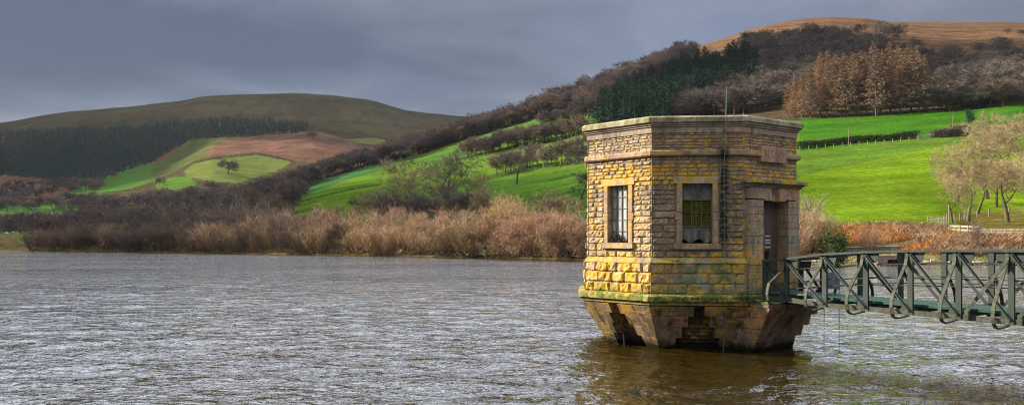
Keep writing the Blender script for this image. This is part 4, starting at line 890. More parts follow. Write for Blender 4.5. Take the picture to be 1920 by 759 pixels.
def conifer(seed, Ht=18.0, bare=.1, width=.2, whorls=34, nb=8, droop=.25, dens=7, tw=.09, jag=.3, hang=.6):
    r_ = random.Random(seed); segs = [((0, 0, -.4), (0, 0, Ht * .5), Ht * .016, Ht * .010), ((0, 0, Ht * .5), (0, 0, Ht * .98), Ht * .010, .02)]; tws = []
    for w_ in range(whorls):
        f = w_ / whorls; z = Ht * (bare + (1 - bare) * f); R = Ht * width * (1 - f) ** .75 * (1 if f > .12 else .6 + f * 3.3) + .15
        for b in range(nb):
            a = r_.uniform(0, 6.283); L = R * r_.uniform(1 - jag, 1 + jag * .4); dr = droop * r_.uniform(.4, 1.5) - .25 * f
            p = Vector((0, 0, z + r_.uniform(-.3, .3))); e = p + Vector((math.cos(a) * L, math.sin(a) * L, -dr * L)); m_ = p.lerp(e, .55) + Vector((0, 0, -.06 * L)); e.z += .10 * L
            tws.append((tuple(p), tuple(m_), tw * .5)); tws.append((tuple(m_), tuple(e), tw * .5))
            for c in range(dens):
                s_ = r_.uniform(.2, 1); o = p.lerp(m_, s_ / .55) if s_ < .55 else m_.lerp(e, (s_ - .55) / .45); aa = a + r_.choice((-1, 1)) * r_.uniform(.4, 1.2); l_ = L * .34 * r_.uniform(.5, 1.2) * (1.2 - s_ * .6) + .12
                tws.append((tuple(o), tuple(o + Vector((math.cos(aa) * l_, math.sin(aa) * l_, -l_ * hang * r_.uniform(.1, 1.1)))), tw * r_.uniform(.6, 1.3)))
    return segs, tws
def tmat(name, col, var=.3, obj_rand=.18, rough=.9, trans=0): return plain(name, col, rough, .5, var, obj_rand=obj_rand, spec=.12)
BK = {'dark': tmat('bark_dark', (.12, .10, .085)), 'grey': tmat('bark_grey', (.14, .12, .09)), 'moss': tmat('bark_mossy', (.11, .105, .05))}
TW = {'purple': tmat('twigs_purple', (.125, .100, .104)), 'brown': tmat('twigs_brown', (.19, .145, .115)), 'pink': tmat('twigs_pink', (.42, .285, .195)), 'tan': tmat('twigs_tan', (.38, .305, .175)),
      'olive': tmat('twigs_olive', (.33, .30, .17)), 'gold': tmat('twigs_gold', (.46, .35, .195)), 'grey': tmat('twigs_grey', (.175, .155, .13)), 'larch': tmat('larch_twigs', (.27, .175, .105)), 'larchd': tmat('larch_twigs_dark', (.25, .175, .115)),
      'spruce': tmat('spruce_needles', (.026, .072, .048), .4, .25), 'spruceb': tmat('far_spruce_needles', (.014, .060, .052), .4, .25), 'ever': tmat('evergreen_leaves', (.05, .085, .022), .5), 'bracken': tmat('bracken_fronds', (.36, .17, .055), .5, 0), 'bramble': tmat('bramble_stems', (.20, .12, .08), .5, 0)}
def far_oak(seed, twig, bark, Ht=12): s, w_ = oak(seed, Ht, 3, 2, 11, .040, wide=.85, low=.12, up=.05, rt=.018); return seg_mesh('bare_tree', s, w_, [BK[bark], TW[twig]], 3)
PROTO = {}
def proto(key, fn):
    if key not in PROTO: PROTO[key] = fn()
    return PROTO[key]
# one list of everything that stands on the ground: (size in the photo, kind, mesh key, position, scale, rotation, label, group)
def scatter(poly, n, sp, seed, dmin=0, dmax=1e9, tries=60):
    r_ = random.Random(seed); P = np.array(poly, float); x0, x1, y0, y1 = P[:, 0].min(), P[:, 0].max(), P[:, 1].min(), P[:, 1].max(); out = []
    for _ in range(n * tries):
        x, y = r_.uniform(x0, x1), r_.uniform(y0, y1)
        if not inside(P, np.array([x]), np.array([y]))[0]: continue
        if any(((x - a) / sp[0]) ** 2 + ((y - b) / sp[1]) ** 2 < 1 for a, b in out): continue
        out.append((x, y))
        if len(out) >= n: break
    return [(x, y, hit(x, y, dmin, dmax)) for x, y in out]
ITEMS = []
def item(cat, key, p, h, hproto, label, group, rot=None, sx=1.0, parts=False):
    k = h / hproto; ITEMS.append(dict(cat=cat, key=key, p=p, k=k, px=h * F / p[1], label=label, group=group, rot=random.uniform(0, 6.28) if rot is None else rot, sx=sx, parts=parts))
FAR = {}
def fk(tw_, bk_, v): key = ('far', tw_, bk_, v); PROTO.setdefault(key, None) or PROTO.__setitem__(key, far_oak(hash((tw_, bk_)) % 7 + v * 13 if False else len(tw_) * 31 + len(bk_) * 7 + v * 13, tw_, bk_)); return key
def woods(poly, n, sp, seed, h, kinds, label, group, dmin=0, dmax=1e9, sx=(1.0, 1.35), parts=False):
    for x, y, p in scatter(poly, n, sp, seed, dmin, dmax):
        tw_, bk_ = random.choice(kinds); item('tree', fk(tw_, bk_, random.randrange(3)), p, random.uniform(*h), 12, label, group, sx=random.uniform(*sx), parts=parts)
# ridge wood running down the spur
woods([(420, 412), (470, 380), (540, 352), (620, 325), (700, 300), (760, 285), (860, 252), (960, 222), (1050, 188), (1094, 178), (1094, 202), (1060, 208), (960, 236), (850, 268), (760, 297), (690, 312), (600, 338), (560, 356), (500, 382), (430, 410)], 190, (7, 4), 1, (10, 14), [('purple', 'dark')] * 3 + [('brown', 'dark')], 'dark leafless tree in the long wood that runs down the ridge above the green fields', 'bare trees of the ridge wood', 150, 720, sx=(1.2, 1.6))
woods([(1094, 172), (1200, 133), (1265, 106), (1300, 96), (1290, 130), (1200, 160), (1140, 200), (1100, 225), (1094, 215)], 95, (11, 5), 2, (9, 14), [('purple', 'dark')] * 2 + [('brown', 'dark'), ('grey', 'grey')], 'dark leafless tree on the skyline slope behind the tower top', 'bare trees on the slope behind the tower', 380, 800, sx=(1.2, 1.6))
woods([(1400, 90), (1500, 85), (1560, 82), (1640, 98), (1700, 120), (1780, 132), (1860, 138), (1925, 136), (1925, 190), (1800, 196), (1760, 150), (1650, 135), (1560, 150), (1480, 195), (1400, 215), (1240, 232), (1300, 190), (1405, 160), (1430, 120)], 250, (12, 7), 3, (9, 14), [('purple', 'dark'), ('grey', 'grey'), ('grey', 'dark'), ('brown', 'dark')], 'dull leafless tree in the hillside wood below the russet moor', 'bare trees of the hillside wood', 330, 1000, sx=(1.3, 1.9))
woods([(1560, 60), (1760, 70), (1925, 80), (1925, 115), (1700, 105), (1400, 88), (1400, 76)], 12, (24, 6), 4, (7, 11), [('grey', 'grey'), ('grey', 'dark')], 'scattered leafless tree standing on the russet moor above the wood', 'trees scattered on the moor edge', 330, 1000, sx=(1.2, 1.6))
woods([(1735, 206), (1760, 190), (1850, 178), (1925, 170), (1925, 194), (1830, 205), (1740, 212)], 26, (14, 6), 5, (8, 11), [('grey', 'dark'), ('grey', 'grey'), ('brown', 'dark')], 'low grey leafless tree along the top edge of the steep green field', 'grey trees at the top of the steep field', 250, 420, sx=(1.3, 1.8))
# skyline singles
for x, y, h, lab in [(1258, 108, 9, 'lone dark tree with a rounded crown on the skyline of the wooded slope'), (1232, 118, 10, 'spreading dark tree on the skyline just beside the lone rounded one'), (1395, 100, 10, 'leafless tree in front of the russet moor above the spruce wood'), (1483, 96, 14, 'tall pale leafless tree standing against the russet moor'), (1888, 66, 5, 'small dark thorn tree on the moor skyline'), (1912, 68, 5, 'low dark thorn bush beside the skyline thorn tree'), (1000, 206, 13, 'small leafless tree poking above the ridge wood skyline')]:
    item('tree', fk('purple' if x < 1300 else 'grey', 'dark', 1), hit(x, y, 300, 1000), h, 12, lab, None, sx=1.5)
# far slopes and valley floor, left of the spur
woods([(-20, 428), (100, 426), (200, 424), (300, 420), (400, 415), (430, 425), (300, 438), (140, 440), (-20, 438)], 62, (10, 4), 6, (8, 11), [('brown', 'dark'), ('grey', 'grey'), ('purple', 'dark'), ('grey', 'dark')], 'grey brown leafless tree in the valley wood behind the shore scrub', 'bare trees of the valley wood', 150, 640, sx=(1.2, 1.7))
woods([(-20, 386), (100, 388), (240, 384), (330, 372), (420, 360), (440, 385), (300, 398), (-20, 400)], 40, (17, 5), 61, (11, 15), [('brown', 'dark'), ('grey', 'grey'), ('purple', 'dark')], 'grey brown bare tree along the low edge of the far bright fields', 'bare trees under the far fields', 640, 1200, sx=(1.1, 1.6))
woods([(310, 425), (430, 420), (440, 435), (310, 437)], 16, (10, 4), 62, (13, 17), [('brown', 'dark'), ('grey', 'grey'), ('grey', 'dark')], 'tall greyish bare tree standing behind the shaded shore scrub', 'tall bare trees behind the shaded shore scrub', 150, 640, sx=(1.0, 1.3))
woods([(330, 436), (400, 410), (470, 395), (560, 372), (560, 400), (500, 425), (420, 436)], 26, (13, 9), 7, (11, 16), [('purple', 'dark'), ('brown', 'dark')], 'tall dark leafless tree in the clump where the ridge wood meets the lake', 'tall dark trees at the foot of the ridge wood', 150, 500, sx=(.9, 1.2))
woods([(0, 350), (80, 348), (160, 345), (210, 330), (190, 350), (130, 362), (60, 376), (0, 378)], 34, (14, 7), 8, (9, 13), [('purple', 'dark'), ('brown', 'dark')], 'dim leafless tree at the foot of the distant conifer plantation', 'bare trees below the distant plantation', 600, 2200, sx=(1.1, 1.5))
for x, y, h, key, lab in [(427, 326, 18, ('purple', 'dark'), 'round dark tree alone on the pale field of the far slope'), (299, 348, 10, ('grey', 'dark'), 'small tree at the corner of the far bright field'), (585, 262, 13, ('grey', 'dark'), 'tiny dark tree at the tip of the distant plantation'), (536, 384, 7, ('purple', 'dark'), 'small forked bare tree alone in the sloping green field'), (516, 421, 6.5, ('tan', 'grey'), 'small round pale tree at the low corner of the sloping field'), (160, 357, 15, ('grey', 'dark'), 'bare tree on the near edge of the bright far field'), (180, 362, 14, ('purple', 'dark'), 'bare tree beside the one at the edge of the bright far field')]:
    item('tree', fk(*key, 2), hit(x, y, 600 if y < 370 else 150, 2400), h, 12, lab, None, sx=1.5)
woods([(500, 380), (530, 366), (566, 352), (566, 366), (530, 384), (505, 396)], 9, (12, 6), 9, (9, 13), [('purple', 'dark')], 'dark tree in the grove at the low end of the turquoise green field', 'grove below the turquoise field', 150, 520)
# hedgerow trees between the middle fields
def hedge_trees(pts, n, h, kinds, label, group, dmin, dmax, jit=2.5, sx=(1.1, 1.4)):
    P = np.array(pts, float); L = np.concatenate([[0], np.cumsum(np.hypot(*np.diff(P, axis=0).T))])
    for i in range(n):
        s_ = L[-1] * (i + .5 + random.uniform(-.3, .3)) / n; x, y = np.interp(s_, L, P[:, 0]), np.interp(s_, L, P[:, 1]); tw_, bk_ = random.choice(kinds)
        item('tree', fk(tw_, bk_, random.randrange(3)), hit(x, y + random.uniform(-jit, jit), dmin, dmax), random.uniform(*h), 12, label, group, sx=random.uniform(*sx))
hedge_trees([(870, 298), (977, 272), (1060, 262), (1094, 252)], 26, (9, 12.5), [('purple', 'dark'), ('grey', 'dark'), ('brown', 'dark')], 'bare tree in the upper hedgerow across the middle fields', 'trees of the upper hedgerow', 150, 620)
hedge_trees([(1010, 240), (1094, 222)], 9, (8, 11), [('purple', 'dark')], 'bare tree in the small copse above the upper hedgerow', 'copse above the upper hedgerow', 150, 640)
hedge_trees([(928, 332), (977, 316), (1066, 310), (1094, 306)], 13, (8, 12), [('olive', 'grey'), ('grey', 'grey'), ('grey', 'dark')], 'greyish bare tree in the lower hedgerow across the middle fields', 'trees of the lower hedgerow', 120, 560)
hedge_trees([(690, 430), (760, 428), (830, 424), (905, 428)], 13, (6.5, 10), [('olive', 'grey'), ('grey', 'grey'), ('brown', 'dark'), ('tan', 'grey')], 'slight bare tree in the loose group between the shore scrub and the sloping field', 'loose group above the shore scrub', 120, 400, 5, (.8, 1.3))
hedge_trees([(560, 440), (700, 452), (880, 462)], 16, (4.5, 7), [('tan', 'grey'), ('pink', 'grey'), ('brown', 'dark')], 'thin upright bare tree sticking up out of the sunlit shore scrub', 'thin trees in the sunlit scrub', 100, 400, 5, (.5, .8))
# shore scrub
BR = {}
def bk(tw_, v):
    key = ('brush', tw_, v)
    if key not in PROTO: s, w_ = brush(len(tw_) * 3 + v * 7, 5.0, 24, .022, .55 if v != 1 else .35); PROTO[key] = seg_mesh('shore_bush', s, w_, [BK['grey'], TW[tw_]], 3)
    return key
def shore(x0, x1, n, h, kinds, label, group, off, sx=(1.1, 1.6)):
    for i in range(n):
        x = x0 + (x1 - x0) * (i + .5 + random.uniform(-.35, .35)) / n; d0 = float(np.interp(x, px, dsh)); d = d0 + random.uniform(*off); X = (x - CX) / F * d
        item('bush', bk(random.choice(kinds), random.randrange(3)), np.array([X, d, ground(X, d) - .1]), random.uniform(*h), 5, label, group, sx=random.uniform(*sx))
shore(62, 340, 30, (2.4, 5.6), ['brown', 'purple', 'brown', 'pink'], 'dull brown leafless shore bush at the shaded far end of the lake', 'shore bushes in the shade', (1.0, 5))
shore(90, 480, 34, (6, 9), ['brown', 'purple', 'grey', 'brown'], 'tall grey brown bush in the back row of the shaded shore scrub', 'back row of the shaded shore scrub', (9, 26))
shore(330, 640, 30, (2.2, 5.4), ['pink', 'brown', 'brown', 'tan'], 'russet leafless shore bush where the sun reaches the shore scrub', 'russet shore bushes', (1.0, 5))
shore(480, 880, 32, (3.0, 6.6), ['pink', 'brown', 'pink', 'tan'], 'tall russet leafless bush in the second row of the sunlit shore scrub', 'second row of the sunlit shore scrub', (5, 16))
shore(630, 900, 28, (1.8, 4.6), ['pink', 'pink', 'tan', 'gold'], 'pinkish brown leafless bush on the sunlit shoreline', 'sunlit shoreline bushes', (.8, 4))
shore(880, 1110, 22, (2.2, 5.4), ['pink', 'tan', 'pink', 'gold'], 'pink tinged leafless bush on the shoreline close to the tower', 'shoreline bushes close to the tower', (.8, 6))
shore(1110, 1500, 14, (3.0, 5.0), ['pink', 'tan'], 'leafless bush on the shoreline hidden behind the tower', 'shoreline bushes behind the tower', (2, 8))
# ---- larger individual trees in the middle distance
def midkey(name, seed, twig, bark, **kw):
    key = ('mid', name)
    if key not in PROTO:
        s, w_ = oak(seed, 12.0, **kw); PROTO[key] = (seg_mesh('trunk', s, [], [BK[bark]], 5), seg_mesh('crown', [], w_, [TW[twig]]))
    return key
def big(x, y, hpx, key, label, dmin=90, dmax=500, sx=1.0, rot=None):
    p = hit(x, y, dmin, dmax); h = 1.08 * hpx * p[1] / F; item('tree', key, p, h, 12, label, None, rot=rot, sx=sx * 1.22, parts=True)
ma = midkey('a', 3, 'tan', 'grey', maxl=5, kids=1, ntw=8, tw=.016, rt=.018, wide=.6, low=.14, up=.12)
mb_ = midkey('b', 8, 'olive', 'grey', maxl=5, kids=1, ntw=8, tw=.016, rt=.018, wide=.8, low=.08, up=.08)
mc = midkey('c', 14, 'brown', 'dark', maxl=5, kids=1, ntw=8, tw=.016, rt=.018, wide=.7, low=.12, up=.10)
md = midkey('d', 21, 'gold', 'grey', maxl=4, kids=2, ntw=3, tw=.018, wide=.9, low=.02, up=.04, stems=4)
me_ = midkey('e', 33, 'pink', 'grey', maxl=4, kids=2, ntw=3, tw=.018, wide=.9, low=.02, up=.05, stems=4)
for x, y, hp, key, lab, sx in [
    (778, 412, 115, ma, 'tall tan bare tree, tallest of those standing before the sloping field', .95), (850, 396, 118, mb_, 'broad bare tree with dark open limbs in front of the middle fields', 1.25), (735, 408, 70, mb_, 'spreading pale bare tree beside the dark ivy covered one', 1.2), (815, 420, 84, mc, 'brown bare tree between the two tall ones before the middle fields', 1.0), (889, 392, 80, ma, 'slender bare tree at the edge of the lower middle field', .9),
    (672, 425, 58, mc, 'fan shaped bare tree behind the shore scrub with forked stems', 1.0), (694, 424, 54, ma, 'smaller bare tree close beside the fan shaped one', .9), (622, 426, 46, mb_, 'thin pale bare tree low in the sloping field', 1.25), (650, 430, 34, ma, 'slight pale bare tree between the thin one and the fan shaped one', 1.0),
    (968, 345, 62, mc, 'dark bare tree at the low end of the lower hedgerow', 1.2), (1086, 392, 78, mc, 'bare tree spreading its branches beside the sunlit tower wall', 1.3),
    (940, 470, 118, md, 'big round golden tan bush tree on the lake shore', .80), (900, 462, 66, mb_, 'olive tinted bare tree beside the big round tan one', .95), (1012, 466, 108, mc, 'purple brown bare tree rising behind the shore bushes', .8), (1052, 460, 104, mb_, 'olive grey bare tree with a rounded crown next to the tower', .9), (990, 480, 92, me_, 'pink brown dome shaped bush on the shore', .85), (1075, 482, 84, me_, 'pink brown bush tree touching the tower outline', .8), (862, 462, 76, mb_, 'olive bare tree above the shore scrub', .9), (800, 468, 58, me_, 'low domed pink brown bush in the shore scrub', 1.0), (700, 470, 52, me_, 'domed russet bush in the middle of the shore scrub', 1.1)]:
    big(x, y, hp, key, lab, sx=sx)
for x, y, hp, lab in [(640, 470, 60, 'slim shore tree rising above the russet scrub'), (620, 472, 52, 'slim twin of the shore tree above the russet scrub'), (590, 471, 50, 'upright bare tree in the shore scrub below the sloping field'), (700, 462, 54, 'upright bare tree among the domed russet bushes'), (655, 470, 46, 'short upright bare tree beside the slim shore tree')]:
    big(x, y, hp, mc, lab, sx=.55)
# evergreen ivy-clad ones
def leafy(seed, Ht, twn, n=2600, lobes=6, wid=.33):
    r_ = random.Random(seed); segs, tws = [], []; L = []
    for i in range(lobes): a = r_.uniform(0, 6.28); L.append((Vector((math.cos(a), math.sin(a), 0)) * Ht * wid * r_.uniform(.1, .75) + Vector((0, 0, Ht * (.2 + .7 * i / lobes))), Ht * r_.uniform(.12, .2)))
    for c_, _ in L: segs.append(((0, 0, -.2), tuple(c_), .09, .03))
    for _ in range(n):
        c_, R = r_.choice(L); v_ = Vector((r_.gauss(0, .5), r_.gauss(0, .5), r_.gauss(0, .62))) * R; p = c_ + v_; d = Vector((r_.gauss(0, 1), r_.gauss(0, 1), r_.gauss(0, 1))).normalized() * Ht * .035; tws.append((tuple(p), tuple(p + d), Ht * .014))
    return seg_mesh('trunk', segs, [], [BK['dark']], 4), seg_mesh('crown', [], tws, [TW[twn]])
PROTO[('ever', 0)] = leafy(4, 12, 'ever'); PROTO[('ever', 1)] = leafy(9, 12, 'ever', lobes=8, wid=.3); PROTO[('ever', 2)] = leafy(15, 12, 'spruce', lobes=8, wid=.35)
big(742, 420, 32, ('ever', 2), 'dark evergreen ivy covered tree behind the shore scrub', sx=1.2); big(878, 408, 42, ('ever', 2), 'dark green ivy covered tree among the olive ones', sx=1.0)
X_ = (1574 - CX) / F * 84.5; item('tree', ('ever', 1), np.array([X_, 84.5, ground(X_, 84.5) - .1]), 78 * 84.5 / F, 12, 'dark green ivy covered bush leaning over the water by the track', None, sx=1.15, parts=True)
big(1817, 232, 26, ('ever', 2), 'small dark rounded bush standing alone in the upper field', 150, 420, sx=.9)
# ---- conifers
for v in range(3):
    s, w_ = conifer(40 + v, 18, .06, .19, 30, 8, .3, 6, .13); PROTO[('spruce', v)] = seg_mesh('spruce_tree', s, w_, [BK['dark'], TW['spruce']], 4)
    s, w_ = conifer(60 + v, 19, .12, .20, 36, 8, .12, 13, .075, .42, .75); PROTO[('larch', v)] = (seg_mesh('trunk', s, [], [BK['grey']], 5), seg_mesh('crown', [], w_, [TW['larch']]))
    s, w_ = conifer(70 + v, 19, .12, .21, 36, 8, .12, 13, .08, .42, .75); PROTO[('larchd', v)] = (seg_mesh('trunk', s, [], [BK['dark']], 5), seg_mesh('crown', [], w_, [TW['larchd']]))
for x, y, p in scatter([(1120, 245), (1135, 215), (1200, 180), (1290, 150), (1380, 128), (1418, 140), (1422, 175), (1385, 198), (1330, 202), (1290, 215), (1250, 240)], 165, (9, 5), 12, 380, 900):
    item('tree', ('spruce', random.randrange(3)), p, random.uniform(15, 19), 18, 'dark green spruce in the conifer wood on the slope behind the tower', 'spruces behind the tower', sx=random.uniform(1.5, 2.1))
def larchrow(pts, n, h, label, group, jit, dk=.3):
    P = np.array(pts, float)
    for i in range(n):
        x = P[0, 0] + (P[-1, 0] - P[0, 0]) * (i + .5 + random.uniform(-.3, .3)) / n; y = np.interp(x, P[:, 0], P[:, 1]) + random.uniform(-jit, jit)
        item('tree', ('larchd' if random.random() < dk else 'larch', random.randrange(3)), hit(x, y, 280, 700), random.uniform(*h) * float(np.interp(x, [1460, 1540, 1650, 1760], [.62, .9, 1.05, .8])), 19, label, group, sx=random.uniform(.9, 1.25), parts=True)
larchrow([(1466, 222), (1600, 219), (1745, 210)], 17, (20, 25), 'russet brown larch in the front row with its bare trunk showing above the green field', 'front row of larches', 2)
larchrow([(1480, 210), (1600, 206), (1740, 200)], 16, (20, 25), 'russet brown larch in the second row behind the field edge', 'second row of larches', 3, .5)
larchrow([(1510, 198), (1600, 192), (1730, 188)], 13, (20, 26), 'russet brown larch in the back row of the larch wood', 'back row of larches', 4, .5)
# ---- the sunlit trees beside the lane (close enough to show every limb)
def nearkey(name, seed, twig, bark, **kw):
    key = ('near', name); s, w_ = oak(seed, 12.0, **kw); PROTO[key] = (seg_mesh('trunk', s, [], [BK[bark]], 5), seg_mesh('crown', [], w_, [TW[twig]])); return key
na = nearkey('a', 51, 'tan', 'moss', maxl=5, kids=1, ntw=10, tw=.0105, wide=.62, low=.14, up=.10, rt=.015)
nb_ = nearkey('b', 57, 'tan', 'moss', maxl=5, kids=1, ntw=10, tw=.0105, wide=.8, low=.12, up=.08, rt=.016)
nc_ = nearkey('c', 63, 'gold', 'moss', maxl=5, kids=1, ntw=10, tw=.0105, wide=.85, low=.10, up=.06, rt=.015)
for x, y, hp, key, lab, sx in [(1814, 414, 138, na, 'sunlit bare tree with a mossy straight trunk beside the gate post', .95), (1787, 418, 96, nb_, 'smaller leaning bare tree just beside the gate post', .95), (1890, 416, 122, nc_, 'sunlit bare tree with low spreading limbs above the lane', 1.1), (1850, 372, 150, nb_, 'large bare tree behind the row beside the lane', 1.15), (1915, 356, 150, na, 'tall bare tree, highest and farthest up the bank beside the lane', 1.1), (1868, 388, 84, nc_, 'dense brown bare tree in the middle of the lane side group', 1.1), (1950, 420, 120, nb_, 'bare tree half cut by the picture edge above the lane', 1.0), (1795, 380, 74, nc_, 'low golden bare tree at the outer side of the lane group', 1.2), (1836, 345, 104, nc_, 'broad golden bare tree half hidden behind the mossy straight one', 1.25), (1880, 330, 96, nb_, 'pale bare tree high on the bank above the low spreading one', 1.1), (1832, 400, 100, na, 'bare tree filling the gap behind the mossy straight one', 1.1), (1925, 400, 130, nc_, 'wide bare tree at the picture edge behind the lane fence', 1.2)]:
    big(x, y, hp, key, lab, 90, 260, sx)
shore(1500, 1540, 7, (3.0, 4.2), ['tan', 'gold', 'pink'], 'golden tan bush on the bank just beside the tower door', 'golden bushes beside the tower door', (3, 14), sx=(1.0, 1.3))
item('bush', bk('olive', 1), hit(1512, 462, 60, 140), 6.2, 5, 'tall thin yellowish bush rising beside the tower hood', None, sx=.8)
item('bush', bk('pink', 0), hit(1636, 470, 60, 140), 2.6, 5, 'small bare bush growing beside the gravel track', None, sx=1.0)
item('bush', bk('brown', 1), hit(1830, 470, 60, 140), 3.2, 5, 'clump of upright bare stems below the roadside fence', None, sx=.5)
# build: a kind's 300 largest as things, the rest as one far wood
LOWT = []
bare = [i for i in ITEMS if i['cat'] == 'tree' and i['key'][0] in ('far', 'mid', 'near')]; bare.sort(key=lambda i: -i['px'])
single = [i for i in bare if not i['group']]; keep = set(id(i) for i in (single + [i for i in bare if i['group']])[:298]); LOWT = [i for i in bare if id(i) not in keep]
NAMES = {'far': 'bare_tree', 'mid': 'bare_tree', 'near': 'bare_tree', 'brush': 'shore_bush', 'ever': 'ivy_clad_tree', 'spruce': 'spruce_tree', 'larch': 'larch_tree', 'larchd': 'larch_tree'}
for it in ITEMS:
    if any(it is l for l in LOWT): continue
    me = PROTO[it['key']]; nm = NAMES[it['key'][0]]; sc = (it['k'] * it['sx'], it['k'] * it['sx'], it['k']); cat = {'ivy_clad_tree': 'tree', 'shore_bush': 'bush'}.get(nm, 'tree')
    if isinstance(me, tuple):
        e = empty(nm, tuple(it['p']), it['rot']); e.scale = sc; link('trunk', me[0], e); link('crown', me[1], e)
    else: e = link(nm, me, None, tuple(it['p']), it['rot'], sc)
    tag(e, it['label'], cat, it['group'])
def merged(name, insts, mats, label, cat=None, kind='stuff'):
    Vs, Fs, mi, b = [], [], [], 0; cache = {}; slot = {m_.name: i for i, m_ in enumerate(mats)}
    for me, p, rz, sc in insts:
        if me.name not in cache:
            v_ = np.empty(len(me.vertices) * 3, np.float32); me.vertices.foreach_get('co', v_); l_ = np.empty(len(me.loops), np.int32); me.loops.foreach_get('vertex_index', l_)
            q = np.empty(len(me.polygons), np.int32); me.polygons.foreach_get('material_index', q); remap = np.array([slot[m_.name] for m_ in me.materials]); cache[me.name] = (v_.reshape(-1, 3), l_.reshape(-1, 4), remap[q])
        v_, l_, q = cache[me.name]; c_, s_ = math.cos(rz), math.sin(rz); w_ = v_ * np.array(sc); Vs.append(np.stack([w_[:, 0] * c_ - w_[:, 1] * s_ + p[0], w_[:, 0] * s_ + w_[:, 1] * c_ + p[1], w_[:, 2] + p[2]], -1)); Fs.append(l_ + b); mi.append(q); b += len(v_)
    o = link(name, np_mesh(name, np.concatenate(Vs), np.concatenate(Fs), mats, np.concatenate(mi))); return tag(o, label, cat, kind=kind)
if LOWT:
    ms_ = []; [ms_.append(m_) for i in LOWT for me in ([PROTO[i['key']]] if not isinstance(PROTO[i['key']], tuple) else PROTO[i['key']]) for m_ in me.materials if m_ not in ms_]
    merged('far_woodland', [(me, i['p'], i['rot'], (i['k'] * i['sx'], i['k'] * i['sx'], i['k'])) for i in LOWT for me in ([PROTO[i['key']]] if not isinstance(PROTO[i['key']], tuple) else PROTO[i['key']])], ms_, 'far leafless woodland covering the upper slopes', 'woodland')
# distant plantation, far too many to count
fps = [seg_mesh('fs', *conifer(80 + v, 11, .02, .24, 8, 6, .3, 2, .42), [BK['dark'], TW['spruceb']], 3) for v in range(3)]
ins = []
for x, y, p in scatter([(-40, 262), (0, 252), (60, 246), (140, 243), (200, 247), (232, 242), (330, 232), (430, 226), (520, 228), (583, 243), (560, 250), (440, 258), (352, 262), (340, 275), (320, 284), (290, 304), (232, 322), (150, 346), (100, 340), (0, 328), (-40, 328)], 2300, (3.9, 2.3), 21, 900, 2700, 7):
    k = random.uniform(.8, 1.25); ins.append((random.choice(fps), p, random.uniform(0, 6.28), (k * 1.35, k * 1.35, k)))
for x, y, p in scatter([(0, 352), (60, 345), (90, 350), (60, 368), (0, 372)], 14, (6, 4), 22, 700, 2400): ins.append((random.choice(fps), p, 0, (1.1, 1.1, .9)))
merged('conifer_plantation', ins, [BK['dark'], TW['spruceb']], 'blue green conifer plantation covering the lower far hillside', 'plantation')
# bracken and bramble on the sunny bank, scrub under the shore bushes
def tufts(name, pts, hts, mats, label, blades=16, wd_=.02, spread=.8, pick=None, cat='undergrowth'):
    tws = [[] for _ in mats]; r_ = random.Random(3)
    for (p, h_) in zip(pts, hts):
        k_ = (pick(p) if pick else r_.randrange(len(mats)))
        for _ in range(blades):
            a = r_.uniform(0, 6.28); l_ = h_ * r_.uniform(.4, 1.1); o = (p[0] + r_.gauss(0, spread * .5) * h_, p[1] + r_.gauss(0, spread * .5) * h_, p[2] - .05 + r_.uniform(0, .5) * h_); tws[k_].append((o, (o[0] + math.cos(a) * l_ * .7, o[1] + math.sin(a) * l_ * .7, o[2] + l_ * r_.uniform(-.1, .8)), wd_ * r_.uniform(.6, 1.6)))
    Vs, Fs, mi, b = [], [], [], 0
    for k_, tl in enumerate(tws):
        if not tl: continue
        A = np.array([s[0] for s in tl]); B = np.array([s[1] for s in tl]); R = np.array([s[2] for s in tl]); x = np.cross(B - A, rng.normal(size=A.shape)); x /= np.linalg.norm(x, axis=1)[:, None] + 1e-9
        V = np.stack([A - x * R[:, None], A + x * R[:, None], B + x * R[:, None] * .3, B - x * R[:, None] * .3], 1).reshape(-1, 3); q = b + np.arange(len(A)) * 4; Vs.append(V); Fs.append(np.stack([q, q + 1, q + 2, q + 3], -1)); mi.append(np.full(len(A), k_)); b += len(V)
    return tag(link(name, np_mesh(name, np.concatenate(Vs), np.concatenate(Fs), mats, np.concatenate(mi))), label, cat, kind='stuff')
r4 = random.Random(9); pts, hts = [], []
def px_pts(poly, n, dmin=60, dmax=200):
    P = np.array(poly, float); x0, x1, y0, y1 = P[:, 0].min(), P[:, 0].max(), P[:, 1].min(), P[:, 1].max(); out = []
    while len(out) < n:
        x, y = r4.uniform(x0, x1), r4.uniform(y0, y1)
        if inside(P, np.array([x]), np.array([y]))[0]: out.append(hit(x, y, dmin, dmax))
    return out
BP = px_pts([(1480, 458), (1500, 432), (1600, 422), (1700, 422), (1770, 426), (1790, 440), (1700, 452), (1640, 458), (1560, 462)], 1500) + px_pts([(1700, 462), (1780, 444), (1930, 446), (1930, 478), (1780, 482), (1690, 470)], 1300)
tufts('bracken', BP, [r4.uniform(.5, 1.1) for _ in BP], [TW['bracken'], TW['bramble'], TW['gold']], 'rust brown dead bracken and bramble covering the sunny bank', 18, .022, cat='bracken', pick=lambda p: 0 if vnoise(np.array([p[0] / 5]), np.array([p[1] / 5]), 4)[0] > .5 else (1 if random.random() < .7 else 2))
GP = px_pts([(1690, 466), (1720, 457), (1800, 452), (1800, 460), (1740, 470)], 500)
M_gt = plain('grass_blades', (.14, .26, .03), .9, 1, .4)
tufts('rough_grass', GP + [np.array([(x - CX) / F * d, d, ground((x - CX) / F * d, d)]) for x, d in [(r4.uniform(1500, 1930), r4.uniform(80, 96)) for _ in range(900)]], [r4.uniform(.2, .45) for _ in range(1400)], [M_gt, TW['olive'], TW['tan']], 'rough green and straw coloured grass on the bank below the lane', 12, .018, cat='grass')
SP_ = []
